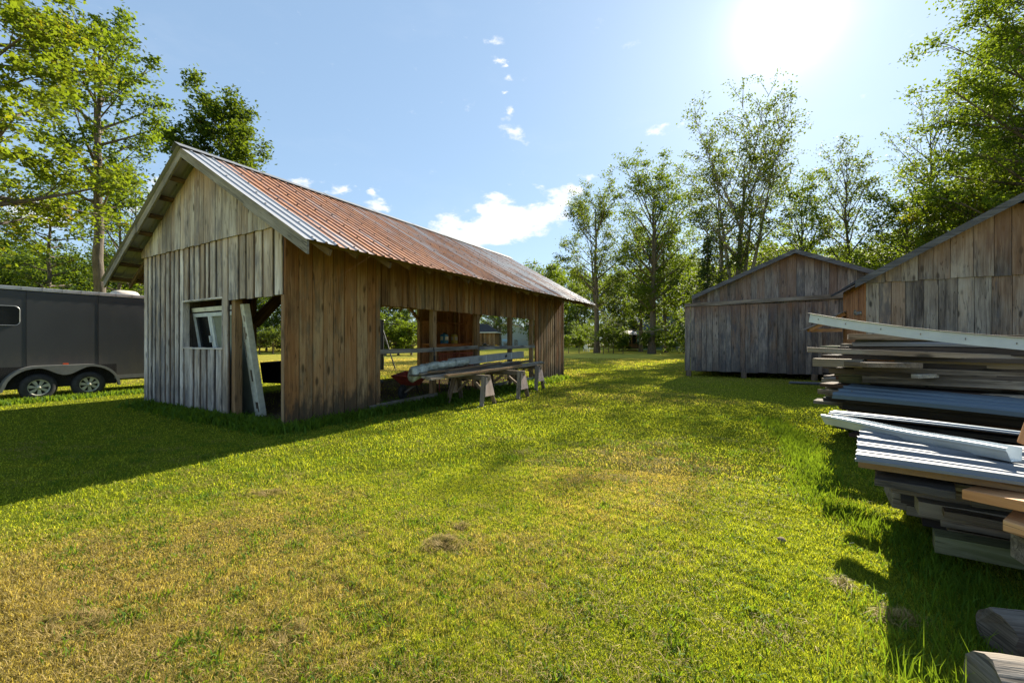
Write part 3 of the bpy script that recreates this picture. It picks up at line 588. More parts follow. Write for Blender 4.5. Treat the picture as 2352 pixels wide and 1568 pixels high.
# ---- sawhorses outside
def sawhorse(u, v0, v1, h, label):
    r = empty('sawhorse', shed_pt(u, (v0 + v1) / 2, 0), SHZ, label, 'sawhorse', 'sawhorses under the long lumber'); L = v0 - v1
    b = MB(71); b.box(-.05, .05, -L / 2, L / 2, h - .12, h, 'y'); b.build('beam', M['dirtyframe'], r, bevel=.004)
    for s_ in (-1, 1):
        y = s_ * (L / 2 - .12)
        for q_ in (-1, 1):
            b = MB(72 + s_ + q_); b.bar((q_ * .07, y, h - .02), (q_ * .27, y + s_ * .08, .0), .04, .10, up=Vector((q_ * .25, s_ * .1, 1)) if 0 else Vector((0, 1, 0))); b.build('leg', M['dirtyframe'], r)
        b = MB(74); yy_ = y + s_ * .075
        b.hexa([(-.20, yy_ + s_ * .045, h - .48), (.20, yy_ + s_ * .045, h - .48), (.20, yy_ + s_ * .063, h - .48), (-.20, yy_ + s_ * .063, h - .48),
                (-.09, yy_, h - .05), (.09, yy_, h - .05), (.09, yy_ + s_ * .018, h - .05), (-.09, yy_ + s_ * .018, h - .05)], l=Vector((0, 0, 1)), w=Vector((1, 0, 0)), t=Vector((0, 1, 0)))
        b.build('gusset', M['pink'], r)
        b = MB(75); b.bar((0, s_ * .08, h - .14), (0, y - s_ * .02, h - .42), .04, .06); b.build('brace', M['dirtyframe'], r)
    return r
sawhorse(4.05, -.42, -1.50, .70, 'nearest grey sawhorse with a pinkish end plate, at the left end of the lumber')
sawhorse(5.55, -.40, -1.62, .72, 'middle sawhorse under the long lumber beside the shed')
sawhorse(7.40, -.15, -1.20, .76, 'farthest sawhorse at the right end of the long lumber')
HG = 'weathered boards lying across the sawhorses'
def hboard(u0, v0, z0, u1, v1, z1, wd, th, label, mat='pilelight', seed=0, segs=8, sag=.02, wob=.004):
    a, c = shed_pt(u0, v0, z0), shed_pt(u1, v1, z1); o = empty('plank', a, 0); bpy.data.objects.remove(o)
    b = MB(seed); b.bar(a, c, wd, th, segs=segs, sag=sag, wob=wob, rnd=random.Random(seed).random()); return tag(b.build('plank', M[mat]), label, 'plank', HG)
hboard(2.42, -1.05, .715, 8.05, -.92, .80, .17, .035, 'grey plank with a split end, bottom layer nearest the camera on the sawhorses', seed=81)
hboard(2.55, -.86, .720, 8.0, -.74, .80, .16, .035, 'second plank from the front in the bottom layer on the sawhorses', 'pile', 82)
hboard(2.75, -.66, .725, 7.2, -.55, .80, .15, .035, 'third plank of the bottom layer on the sawhorses, under the thin strips', 'pile', 83)
hboard(2.35, -.98, .757, 8.1, -.86, .838, .14, .035, 'longest pale plank, lying on the front edge of the stack on the sawhorses', seed=84)
hboard(2.9, -.80, .762, 6.9, -.62, .86, .10, .03, 'narrow dark plank of the upper layer on the sawhorses', 'dirtyframe', 85)
hboard(2.55, -.72, .80, 6.6, -.60, .90, .09, .028, 'thin grey strip slanting up along the pale box', seed=86)
hboard(2.45, -.55, .770, 7.3, -.45, .862, .16, .035, 'back plank carrying the wrapped bundle and the pale box', 'pile', 87)
hboard(2.9, -1.12, .752, 6.4, -1.02, .815, .12, .045, 'brown rough plank with wavy edges near the front of the stack on the sawhorses', 'frame', 188, wob=.010)
hboard(2.6, -.60, .803, 5.6, -.50, .88, .14, .04, 'short brown plank lying under the wrapped bundle', 'pile', 189, wob=.010)
hboard(3.2, -.90, .795, 7.6, -.72, .885, .12, .035, 'upper dark grey plank in the middle of the stack on the sawhorses', 'pile', 190, wob=.009)
hboard(2.7, -.82, .83, 5.9, -.66, .91, .09, .03, 'topmost narrow brown strip on the sawhorses', 'frame', 191, wob=.010)
b = MB(88); b.bar(shed_pt(3.95, -.40, .975), shed_pt(7.66, -.38, 1.085), .14, .20, segs=6, wob=.004); bx_ = b.build('long_carton', M['carton']); tag(bx_, 'long pale grey carton with black markings lying on the lumber', 'box')
b = MB(89)
def on_box(t, h0, h1, w_):   # marks printed on the long face
    a_ = shed_pt(3.95, -.474, .975).lerp(shed_pt(7.66, -.454, 1.085), t); dvec = (shed_pt(7.66, -.454, 1.085) - shed_pt(3.95, -.474, .975)).normalized()
    nrm = Vector((.8634, -.5045, 0)) * .004
    p = [a_ + Vector((0, 0, h0)), a_ + dvec * w_ + Vector((0, 0, h0)), a_ + dvec * w_ + Vector((0, 0, h1)), a_ + Vector((0, 0, h1))]
    b.add([q + nrm for q in p], [(0, 1, 2, 3)])
for i, y in enumerate((.05, .03, .01, -.01, -.03)): on_box(.03, y, y + .005, .24 - .03 * (i % 3)); on_box(.30, y, y + .005, .22 - .04 * (i % 2))
on_box(.68, -.04, .04, .05); on_box(.695, -.02, .06, .05); on_box(.55, -.06, .06, .006); on_box(.2, -.06, .06, .005)
b.build('printed_marks', M['black'], bx_)
b = MB(90); 
for t in (.40, .78): on_box(t, -.098, .098, .02)
b.build('strap', M['wpaint'], bx_)
# plastic wrapped bundle: bumpy sleeve with a drooping torn end
b = MB(91); rn = random.Random(5); A, Bq = shed_pt(2.50, -.50, .90), shed_pt(4.6, -.44, .97); n = 18; V = []; fs = []; K = 26
for i in range(K + 1):
    t = i / K; c = A.lerp(Bq, t); dr = max(0, 1 - t * 4); c.z -= .05 * dr
    for j in range(n):
        an = 2 * math.pi * j / n; r0 = .092 + rn.uniform(-.010, .010) + .012 * math.sin(j * 3 + i * .6); 
        if dr > 0 and math.sin(an) < -.3: r0 += .16 * dr * (-math.sin(an)) * rn.uniform(.8, 1.1)
        V.append(c + Vector((.8634, -.5045, 0)) * math.cos(an) * r0 * (1 if i else .8) + Vector((0, 0, 1)) * math.sin(an) * r0)
for i in range(K):
    for j in range(n): fs.append((i * n + j, i * n + (j + 1) % n, (i + 1) * n + (j + 1) % n, (i + 1) * n + j))
fs.append(tuple(range(n))[::-1]); fs.append(tuple(range(K * n, K * n + n))); b.add(V, fs, smooth=True)
tag(b.build('wrapped_bundle', M['plastic']), 'long bundle wrapped in cloudy torn plastic, end hanging off the lumber on the sawhorses', 'bundle')
b = MB(92); b.bar(shed_pt(4.05, -.45, 1.03), shed_pt(4.6, -.44, 1.05), .10, .05); tag(b.build('wood_offcut', M['carton']), 'short pale block lying at the left end of the long carton', 'block')
b = MB(93)
for k in range(24): b.bar(shed_pt(5.2 + k * .07, 1.0, .95), shed_pt(5.2 + k * .07, 1.0, 1.14), .012, .012)
b.bar(shed_pt(5.15, 1.0, 1.14), shed_pt(6.9, 1.0, 1.14), .02, .02); b.bar(shed_pt(5.15, 1.0, .95), shed_pt(6.9, 1.0, .95), .02, .02)
for u in (5.2, 6.85): b.bar(shed_pt(u, 1.0, 0), shed_pt(u, 1.0, .95), .03, .03)
tag(b.build('metal_rack', M['red']), 'dark slotted metal rack standing behind the long carton', 'rack')
# ---------------------------------------------------------------- enclosed trailer (local x along its length away from the camera, y outwards to the left)
def s2w(u, v): p = shed_pt(u, v, 0); return p
TV = 9.02
tr = empty('enclosed_trailer', shed_pt(-.62, TV, 0), SHZ, 'long charcoal enclosed trailer with two alloy wheels and silver roof edge', 'trailer')
X0, X1, ZB, ZT = -4.2, 4.2, .50, 2.78
b = MB(1); b.box(X0, X1, 0, 2.1, ZB, ZT); b.build('body', M['trailer'], tr, bevel=.03)
b = MB(2); b.box(X0 - .01, X1 + .01, -.02, 2.12, ZT + .002, ZT + .10); b.build('roof_edge', M['alu'], tr, bevel=.012)
b = MB(21)
for k in range(24):
    x = X0 + .2 + k * .36
    for dz in (.03, .075): b.box(x, x + .02, -.028, -.02, ZT + dz, ZT + dz + .015)
b.build('roof_rivets', M['black'], tr)
for x in (-3.34, -2.0, -.66, .68, 2.02, 3.36):
    b = MB(3); b.box(x - .007, x + .007, -.004, .01, ZB, ZT); b.build('panel_seam', M['black'], tr)
for (xa, xb) in ((1.02, X1), (X0, -1.1)): b = MB(4); b.box(xa, xb, -.012, .05, ZB - .07, ZB + .035); b.build('lower_trim', M['fender'], tr)
b = MB(5); b.box(X0 + .2, X1 - .1, .1, 2.0, ZB - .12, ZB - .002); b.build('chassis', M['black'], tr)
# window with rounded corners
def rrect(x0, x1, z0, z1, r, n=6):
    P = []
    for (cx, cz, a0) in ((x1 - r, z1 - r, 0), (x0 + r, z1 - r, 90), (x0 + r, z0 + r, 180), (x1 - r, z0 + r, 270)):
        for k in range(n + 1): a = R(a0 + 90 * k / n); P.append((cx + r * math.cos(a), cz + r * math.sin(a)))
    return P
P = rrect(-2.58 - .75, -2.58 - .09, 1.86, 2.32, .10); P = rrect(-1.75 - .72, -1.75, 1.84, 2.24, .10)
P = rrect(-1.46, -.77, 1.90, 2.38, .10)
b = MB(6); n = len(P); b.add([(x, -.014, z) for x, z in P] + [(x, .005, z) for x, z in P], [tuple(range(n))] + [(i, (i + 1) % n, n + (i + 1) % n, n + i) for i in range(n)]); wdw = b.build('window', M['glass'], tr)
b = MB(7); b.tube([(x, -.016, z) for x, z in P] + [(P[0][0], -.016, P[0][1])], .008, 6, cap=False); b.build('window_trim', M['alu'], wdw)
for x in (-1.32, 1.53):
    b = MB(8); L_, W_, H_ = .34, .32, .19; V = []; fs = []; K = 10; N = 20
    for i in range(K + 1):
        a = math.pi / 2 * i / K
        for j in range(N):
            an = 2 * math.pi * j / N; c, s_ = math.cos(an), math.sin(an); k_ = math.cos(a) ** .5
            V.append((x + math.copysign(abs(c) ** .6, c) * L_ * k_, .95 + math.copysign(abs(s_) ** .6, s_) * W_ * k_, ZT + .10 + H_ * math.sin(a) ** .9))
    for i in range(K):
        for j in range(N): fs.append((i * N + j, i * N + (j + 1) % N, (i + 1) * N + (j + 1) % N, (i + 1) * N + j))
    b.add(V, fs, smooth=True); b.build('roof_vent', M['dome'], tr)
# fender with a dip between the wheels
WX = (-.48, .48)
wx0, wx1, wr = -.50, .47, .36
top = []; low = []
def zt(x):
    if x < wx0: return .80 * 1 + .0 - 0 if x > wx0 else math.sqrt(max(0, .62 ** 2 - (x - wx0) ** 2)) + .26
    if x > wx1: return math.sqrt(max(0, .62 ** 2 - (x - wx1) ** 2)) + .26
    return .88
def zl(x):
    d = min(abs(x - wx0), abs(x - wx1)); return max(.26 + math.sqrt(max(0, .56 ** 2 - d * d)), .0) if (x < wx0 or x > wx1) else .26 + .56 - .20 * (0.5 - .5 * math.cos(2 * math.pi * (x - wx0) / (wx1 - wx0)))
xs = [wx0 - .62 * math.cos(R(a)) for a in range(0, 91, 9)] + [wx0 + (wx1 - wx0) * k / 14 for k in range(1, 14)] + [wx1 + .62 * math.sin(R(a)) for a in range(0, 91, 9)]
b = MB(9); V = []; fs = []
for x in xs:
    t_ = zt(x); l_ = zl(x) if (wx0 - .56 < x < wx1 + .56) else .26
    l_ = min(l_, t_ - .05) if t_ > .35 else .26 - .0
    V += [(x, -.24, t_), (x, -.24, l_), (x, -.0, t_)]
for i in range(len(xs) - 1): o = 3 * i; fs += [(o, o + 1, o + 4, o + 3), (o, o + 3, o + 5, o + 2)]
b.add(V, fs); b.build('fender', M['fender'], tr, solid=.012)
b = MB(10); b.box(-.05, .05, -.20, -.15, .892, .925); b.build('marker_light', M['orange'], tr)
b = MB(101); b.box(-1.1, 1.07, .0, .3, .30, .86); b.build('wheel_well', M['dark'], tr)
for wx in (wx0 + .02, wx1 - .02):
    b = MB(11); b.lathe((wx, -.20, .33), (0, 1, 0), [(.0, .20), (-.005, .235), (.0, .29), (.03, .335), (.16, .335), (.19, .29), (.19, .2)], 40)
    for k in range(60):
        a = 2 * math.pi * k / 60; c, s_ = math.cos(a), math.sin(a)
        b.bar((wx + c * .336, -.17, .33 + s_ * .336), (wx + c * .336, -.05, .33 + s_ * .336), .014, .012, up=Vector((c, 0, s_)))
    ty = b.build('tyre', M['rubber'], tr)
    b = MB(12); b.lathe((wx, -.19, .33), (0, 1, 0), [(.0, .215), (-.008, .205), (-.008, .185), (.03, .18), (.05, .175)], 36)
    for k in range(7):
        a = 2 * math.pi * k / 7 + .3; c, s_ = math.cos(a), math.sin(a); t_ = Vector((-s_, 0, c)); cc = Vector((wx, -.185, .33)); rr = Vector((c, 0, s_))
        b.hexa([cc + rr * .05 - t_ * .022, cc + rr * .05 + t_ * .022, cc + rr * .19 + t_ * .042, cc + rr * .19 - t_ * .042] + [q + Vector((0, .03, 0)) for q in
               (cc + rr * .05 - t_ * .022, cc + rr * .05 + t_ * .022, cc + rr * .19 + t_ * .042, cc + rr * .19 - t_ * .042)])
    b.lathe((wx, -.19, .33), (0, 1, 0), [(-.03, .001), (-.03, .03), (-.01, .045), (.03, .06)], 20)
    rm = b.build('rim', M['rim'], ty)
    b = MB(13); b.lathe((wx, -.12, .33), (0, 1, 0), [(0, .001), (0, .18)], 24); b.build('brake_drum', M['black'], ty)
# ---------------------------------------------------------------- barns on the right (same axes as the shed)
D1 = Vector((.5045, .8634, 0)); D2 = Vector((-.8634, .5045, 0))
# middle barn: local x along depth, y to the left -> place origin at its left front corner; the front runs towards -y
bb = empty('small_barn', (7.55, 18.2, 0), SHZ, 'middle grey barn with a low dark edged gable and wide hanging board door', 'barn')
LB = 7.3
zrb = lambda a: 5.03 - .44 * abs(a - 3.97)
PBf = lambda a, n, z: Vector((.12 - n, -a, z))
b = MB(201); boards(b, .30, LB, .3, lambda a: min(zrb(a) - .10, 3.12 + (a - .3) * .0 + 9), PBf, (.2, .32), rb=(.1, .9)); b.build('front_wall', M['barn'], bb)
b = MB(202); boards(b, .32, LB, 3.16, lambda a: zrb(a) - .08, PBf, (.2, .32), off=.03, rb=(.2, .9), gap=.010); b.build('gable_boards', M['barn'], bb)
b = MB(203); b.box(.075, .09, -LB, -.3, 3.08, 3.18, 'y'); b.build('gable_band', M['barn'], bb)
b = MB(204); boards(b, 0, 4.85, .24, 3.00, lambda a, n, z: Vector((-.02 - n, -a, z)), (.16, .34), jit=.02, gap=.012, rb=(.05, .9)); dr = b.build('sliding_door', M['barndoor'], bb)
b = MB(205); b.bar((-.06, 0, 3.07), (-.06, -5.9, 3.20), .05, .16, segs=3); b.build('door_track', M['greybeam'], bb, bevel=.004)
b = MB(206); b.box(.13, 8, -.33, -.30, .25, 3.2); boards(b, .15, 8, .25, 3.3, lambda a, n, z: Vector((a, -.30 + n, z)), (.2, .3)); boards(b, .15, 8, .25, 3.3, lambda a, n, z: Vector((a, -LB - n, z)), (.2, .3)); boards(b, .3, LB, .3, lambda a: zrb(a) - .1, lambda a, n, z: Vector((8 + n, -a, z)), (.2, .3)); b.build('side_walls', M['barn'], bb)
b = MB(207); b.box(.05, 7.95, -LB + .1, -.4, .22, .30); b.build('floor', M['dark'], bb)
for (x, y) in ((0.05, -.15), (.05, -2.25), (.05, -4.6), (4, -.4), (4, -4), (7.8, -.4), (7.8, -4), (7.8, -7)):
    b = MB(208); b.box(x - .1, x + .1, y - .1, y + .1, -.05, .25, 'z'); b.build('pier', M['dirtyframe'], bb)
def gable_roof(parent, x0, x1, yr, zr_, run, slope, th=.05, fw=.17, seed=0, mat='shingle'):
    for s_ in (-1, 1):
        b = MB(seed); ye = yr + s_ * run; ze = zr_ - slope * run; b.hexa([(x0, yr, zr_ - th), (x1, yr, zr_ - th), (x1, ye, ze - th), (x0, ye, ze - th), (x0, yr, zr_), (x1, yr, zr_), (x1, ye, ze), (x0, ye, ze)]); b.build('roof', M[mat], parent)
        b = MB(seed + 1); xf = x0 - .035
        b.hexa([(xf, yr, zr_ - fw - .005), (xf, ye, ze - fw - .005), (x0 - .002, ye, ze - fw - .005), (x0 - .002, yr, zr_ - fw - .005), (xf, yr, zr_ - .005), (xf, ye, ze - .005), (x0 - .002, ye, ze - .005), (x0 - .002, yr, zr_ - .005)],
               l=Vector((0, 1, -s_ * slope)).normalized(), w=Vector((0, 0, 1)), t=Vector((1, 0, 0))); b.build('fascia', M['fascia'], parent)
gable_roof(bb, -.25, 8.3, -3.97, 5.06, 3.66, .44, seed=210)
# near barn at the right edge
nb = empty('near_barn', (9.0, 10.6, 0), SHZ, 'grey board barn with a steep dark edged gable, right behind the lumber pile', 'barn')
zrn = lambda a: 4.73 - .60 * abs(a - 2.62)
PN = lambda a, n, z: Vector((-n, -a, z))
b = MB(221); boards(b, 0, 5.24, .1, lambda a: min(3.02, zrn(a) - .12), PN, (.22, .36), rb=(.0, .9), gap=.010); b.build('front_wall', M['barn2'], nb)
b = MB(222); boards(b, -.02, 5.26, 2.98, lambda a: max(3.02, zrn(a) - .10), PN, (.26, .42), off=.03, rb=(.0, 1.0), gap=.010); b.build('gable_boards', M['barn2'], nb)
b = MB(223); boards(b, 0, 3.0, .1, 3.05, lambda a, n, z: Vector((a, n, z)), (.16, .24), rb=(.2, .9)); b.build('left_wall', M['redside'], nb)
b = MB(224); boards(b, 0, 3.0, .1, 3.05, lambda a, n, z: Vector((a, -5.24 - n, z)), (.2, .3)); boards(b, 0, 5.24, .1, lambda a: zrn(a) - .12, lambda a, n, z: Vector((3.0 + n, -a, z)), (.2, .3)); b.build('back_walls', M['barn2'], nb)
gable_roof(nb, -.30, 3.6, -2.62, 4.75, 2.88, .60, th=.06, fw=.17, seed=225)
b = MB(226); b.box(.35, 1.0, .028, .045, 2.22, 2.30); b.lathe((.35, .05, 2.24), (0, 1, 0), [(-.02, .05), (.02, .05)], 10); b.lathe((1.02, .05, 2.3), (0, 1, 0), [(-.02, .07), (.02, .07)], 10); b.build('strap_hinge', M['alu'], nb)
b = MB(227)                                                                   # low lean-to roof with fresh rafters behind its left wall
b.bar((2.5, .05, 2.35), (2.5, .95, 1.85), .05, .10); b.bar((3.1, .05, 2.35), (3.1, .95, 1.85), .05, .10); b.bar((2.6, .1, 1.85), (2.6, .9, 1.85), .04, .1); b.bar((2.6, .1, 2.05), (2.6, .6, 2.05), .03, .1)
b.build('lean_to_rafters', M['fresh'], nb)
b = MB(228); b.hexa([(2.4, .05, 2.41), (4.6, .05, 2.41), (4.6, 1.05, 1.86), (2.4, 1.05, 1.86), (2.4, .05, 2.43), (4.6, .05, 2.43), (4.6, 1.05, 1.88), (2.4, 1.05, 1.88)]); b.build('lean_to_roof', M['dirtyframe'], nb)
# sagging cord between the shed eave and the middle barn
A = shed_pt(UL + .38, -1.2, 3.0); Bc = Vector((7.5, 18.1, 2.65)); b = MB(230)
b.tube([A.lerp(Bc, t) - Vector((0, 0, 1.25 * 4 * t * (1 - t) * .72)) for t in [i / 20 for i in range(21)]], .010, 5); tag(b.build('hanging_cable', M['rope']), 'thin cable sagging between the shed eave and the middle barn', 'cable')
# ---------------------------------------------------------------- lumber pile
PG = 'boards, timbers and sheets of the lumber pile'
def pboard(x0, y0, Y0, x1, y1, Y1, wd, th, label, mat='pile', name='board', seed=0, ext=1.35, segs=6, wob=.003, sag=0, cat='board', roll=0, rnd=None):
    """front top edge from pixel/depth to pixel/depth, extended beyond the frame; wd goes back from that edge"""
    a, c = at(x0, y0, Y0), at(x1, y1, Y1); c = a + (c - a) * ext; l = (c - a).normalized(); sdv = Vector((l.y, -l.x, 0)).normalized()
    if sdv.y < 0: sdv = -sdv                                          # away from the camera
    up = Vector((0, 0, 1)) + sdv * roll; up.normalize(); back = l.cross(up); back = back if back.dot(sdv) > 0 else -back
    off = back * wd / 2 - up * th / 2
    b = MB(seed + 500); b.bar(a + off, c + off, wd, th, up=up, segs=segs, wob=wob, sag=sag, rnd=rnd); return tag(b.build(name, M[mat], bevel=.004), label, cat, PG)
Q = 5.85   # depth of the tall stack's front at its left end; it comes nearer to the right
# tall stack: rows from the top down, (x0,y0,dY0, x1,y1, Y1, width, thickness)
rows = [
 (1948, 766, .05, 2352, 768, 4.9, .90, .10, 'wide dark timber hidden in shadow just under the top metal sheet', 'dirtyframe'),
 (1855, 797, .0, 2352, 815, 4.75, .20, .085, 'long straight grey board sticking farthest left, with a sunlit end', 'pile'),
 (1930, 788, .6, 2352, 795, 5.2, .5, .10, 'short grey timber behind the long straight board near the top', 'pilelight'),
 (2015, 823, .0, 2352, 834, 4.72, .25, .09, 'grey timber with one big dark knot in the upper stack', 'pilelight'),
 (1972, 826, .5, 2120, 832, 5.1, .6, .08, 'short grey block left of the knotted timber', 'pile'),
 (1961, 838, .0, 2352, 855, 4.70, .3, .09, 'rough ended grey timber third from the top of the tall stack', 'pile'),
 (1980, 861, .0, 2352, 875, 4.68, .3, .125, 'thick double-height grey beam in the middle of the tall stack', 'pilelight'),
 (2022, 893, .0, 2352, 909, 4.60, .3, .12, 'thick grey beam with two notches cut in its top edge', 'pilelight'),
 (1942, 893, .35, 2030, 897, 5.5, .4, .09, 'short grey timber left of the notched beam', 'pile'),
]
for i, (x0, y0, d0, x1, y1, Y1, wd, th, lb, mt) in enumerate(rows):
    pboard(x0, y0, Q + d0, x1, y1, Y1, wd, th * .78, lb, mt, 'timber' if th > .085 else 'board', 600 + i, ext=1.5 if x1 > 2300 else 1)
# dark notches on the notched beam
for k, (x, y) in enumerate(((2076, 893.6), (2312, 905.2))):
    pass
# hidden mass of the tall stack: rows of boards behind, the first coloured dark as gap shade
rn = random.Random(77); k = 0
for row in range(13):
    z = .12 + row * .105
    for j in range(3):
        xl = 1896 + rn.uniform(-14, 40) + (24 if row < 4 else 0); Yl = Q + .34 + j * .62 + rn.uniform(-.04, .04); th = rn.choice((.05, .075, .09)); a = at(xl, HY, Yl); a.z = z
        dv = Vector((.574, -.819, 0)); c = a + dv * rn.uniform(3.6, 4.3); sdv = Vector((.819, .574, 0)); b = MB(700 + k); wd = rn.uniform(.45, .58)
        if row > 9 and j == 0 and False: continue
        b.bar(a + sdv * wd / 2, c + sdv * wd / 2, wd, th, wob=.003, segs=3)
        o = b.build('board', M[('dirtyframe', 'moss', 'pile', 'dirtyframe', 'recess_shade')[rn.randrange(5)] if j else 'recess_shade'])
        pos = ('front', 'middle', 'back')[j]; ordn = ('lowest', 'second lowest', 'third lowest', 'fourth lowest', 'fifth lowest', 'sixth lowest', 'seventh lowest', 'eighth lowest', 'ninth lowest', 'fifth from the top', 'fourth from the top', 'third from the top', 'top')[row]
        tag(o, 'dark filler board in the %s layer of the tall stack, %s row' % (ordn, pos), 'board', PG); k += 1
for i, (x, y, Yd, L_, wd, th, mt, lb) in enumerate([
  (1866, 822, 5.95, .55, .18, .11, 'pilelight', 'short timber end with a pale sunlit face at the left of the tall stack'),
  (1992, 820, 5.80, .20, .16, .10, 'fresh', 'orange-brown block between grey boards near the top of the stack'),
  (2022, 822, 5.74, .14, .12, .10, 'fresh', 'smaller orange-brown block right of the other orange block'),
  (2092, 858, 5.2, .08, .5, .05, 'pilelight', 'small stick end poking out above the thick double beam'),
  (1926, 862, 6.1, .35, .3, .10, 'moss', 'mossy short timber at the left end of the tall stack'),
  (1916, 845, 6.2, .5, .3, .10, 'moss', 'mossy timber end under the sunlit timber end'),
  (1895, 888, 6.3, .7, .5, .16, 'moss', 'green stained bundle of boards low at the left end of the tall stack'),
  (1868, 918, 6.6, .9, .35, .05, 'pilelight', 'wide bleached plank end lying low on the grass left of the stack')]):
    a = at(x, y, Yd); dv = Vector((.7, -.71, 0)).normalized() if i != 3 else Vector((.3, -.95, 0)).normalized(); sdv = Vector((-dv.y, dv.x, 0)); b = MB(800 + i)
    b.bar(a + sdv * wd / 2 - Vector((0, 0, th / 2)), a + dv * L_ + sdv * wd / 2 - Vector((0, 0, th / 2)), wd, th); tag(b.build('timber_offcut', M[mt], bevel=.004), lb, 'timber', PG)
# ribbed sheets
def psheet(p0, d, wv_, L_, W_, pitch, h, mat, label, seed, wave=.01, edge=.05):
    """ribbed sheet: corner p0, d along the ribs, wv_ across"""
    b = MB(seed); d = Vector(d).normalized(); wv_ = Vector(wv_); wv_ = (wv_ - d * wv_.dot(d)).normalized(); nrm = d.cross(wv_); nrm = nrm if nrm.z > 0 else -nrm
    prof = [(-.001, -edge), (0, 0)]; x = .02
    while x + pitch < W_: prof += [(x, 0), (x + .014, h), (x + .045, h), (x + .06, 0), (x + pitch * .62, 0), (x + pitch * .65, h * .25), (x + pitch * .70, 0)]; x += pitch
    prof += [(W_, 0)]; K = 14; rn = random.Random(seed); pts = []
    for i in range(K + 1):
        t = i / K
        for (px, pz) in prof: pts.append(Vector(p0) + d * (L_ * t + (rn.uniform(-.012, .012) if i in (0,) else 0)) + wv_ * px + nrm * (pz + wave * math.sin(t * 5 + px * 4)))
    n = len(prof); fs = [(i * n + k, (i + 1) * n + k, (i + 1) * n + k + 1, i * n + k + 1) for i in range(K) for k in range(n - 1)]
    b.add(pts, fs, l=wv_, w=d, t=nrm, rnd=.5); return tag(b.build('metal_sheet', M[mat], solid=.0018), label, 'metal sheet', PG)
psheet(at(1965, 1052, 2.80), (.75, -.66, -.01), (.26, .95, .055), 2.6, 1.00, .235, .022, 'sheet', 'wide ribbed galvanised sheet covering the low front stack, lit by the sun', 901, edge=.018)
psheet(at(1957, 789, 5.95), (.66, -.75, -.008), (.66, .74, .155), 2.9, .80, .20, .02, 'sheet', 'sun-striped ribbed sheet on top of the tall stack under the white fascia', 902, edge=.03)
psheet(at(1912, 905, 5.55), (.56, -.83, -.01), (.62, .70, .15), 3.2, .66, .18, .02, 'sheetblue', 'blue-grey ribbed sheet slid in under the notched beam', 903, edge=.05)
# white fascia across the top, and the white gutter lying on the low stack
a0, a1 = at(1860, 729, 6.0), at(2352, 779, 4.35); a1 = a0 + (a1 - a0) * 1.35; b = MB(904); b.bar(a0, a1, .03, .125, segs=8, sag=.06); f_ = b.build('white_fascia', M['white'], bevel=.003); tag(f_, 'long white painted fascia board lying across the top of the tall stack', 'fascia board', PG)
b = MB(905); b.bar(a0 + Vector((0, .02, .068)), a1 + Vector((0, .02, .068)), .09, .008, segs=8, sag=.06); b.build('top_flange', M['rake'], f_)
b = MB(9051)
for t in (.04, .16, .30, .44, .58, .72): p = a0.lerp(a1, t) - Vector((0, 0, .24 * t * (1 - t) * 1.0)); b.lathe(p + Vector((-.012, -.018, .0)), (.4, -1, 0), [(0, .012), (.006, .008)], 8)
b.build('screw_heads', M['dirtyframe'], f_)
g0, g1 = at(1891, 960, 3.8), at(2318, 1042, 2.60); b = MB(906); L = (g1 - g0); ln = L.normalized(); sdv = Vector((-ln.y, ln.x, 0)); sdv = sdv if sdv.y > 0 else -sdv
prof = [(0.115, .085), (.11, 0), (.10, -.0), (.02, 0), (0, .03), (-.015, .055), (-.03, .07), (-.03, .088), (-.012, .092)]
K = 10; pts = []
for i in range(K + 1):
    for (py_, pz) in prof: pts.append(g0.lerp(g1, i / K) + sdv * py_ + Vector((0, 0, pz - .05 + .004 * math.sin(i * .9) - .006 * 4 * (i / K) * (1 - i / K))))
n = len(prof); b.add(pts, [(i * n + k, (i + 1) * n + k, (i + 1) * n + k + 1, i * n + k + 1) for i in range(K) for k in range(n - 1)], l=ln, w=sdv)
tag(b.build('white_gutter', M['white'], solid=.003), 'white metal gutter lying along the back of the sunlit ribbed sheet', 'gutter', PG)
psheet(at(1905, 948, 4.1), (.69, -.72, -.012), (.5, .85, .0), 2.3, .22, .11, .012, 'sheetblue', 'narrow dented metal flashing lying behind the white gutter', 907, edge=.01)
# low front stack under the sheet
low = [
 (1971, 1056, 2.86, 2352, 1112, 2.36, .9, .045, 'brown board directly under the sunlit ribbed sheet', 'frame'),
 (2008, 1097, 2.78, 2192, 1128, 2.52, .30, .045, 'grey board sticking out below the sheet with a pointed end', 'pile'),
 (2077, 1090, 2.86, 2300, 1124, 2.55, .30, .05, 'short grey board above the pointed one under the sheet', 'pile'),
 (2020, 1090, 3.2, 2352, 1160, 2.7, .5, .06, 'dark board in the shadow under the low stack', 'dirtyframe'),
 (2168, 1172, 2.85, 2352, 1206, 2.62, .30, .045, 'dark grey board poking out under the orange planks', 'pile'),
 (2160, 1190, 2.95, 2352, 1226, 2.68, .35, .05, 'split grey board in the lower part of the low stack', 'pile'),
 (2178, 1213, 3.02, 2340, 1242, 2.80, .4, .045, 'lowest thin grey board of the low stack', 'dirtyframe'),
 (2110, 1150, 3.0, 2352, 1190, 2.7, .6, .10, 'dark rotten timber deep in the low stack', 'dirtyframe'),
 (2050, 1130, 3.3, 2352, 1190, 2.9, .5, .12, 'blackened timber at the back of the low stack', 'dirtyframe'),
 (2230, 1143, 2.66, 2352, 1160, 2.5, .2, .05, 'small grey board end below the upper orange plank', 'pile'),
]
for i, (x0, y0, Y0, x1, y1, Y1, wd, th, lb, mt) in enumerate(low): pboard(x0, y0, Y0, x1, y1, Y1, wd, th, lb, mt, 'board', 950 + i, ext=1.6 if x1 > 2301 else 1.02)
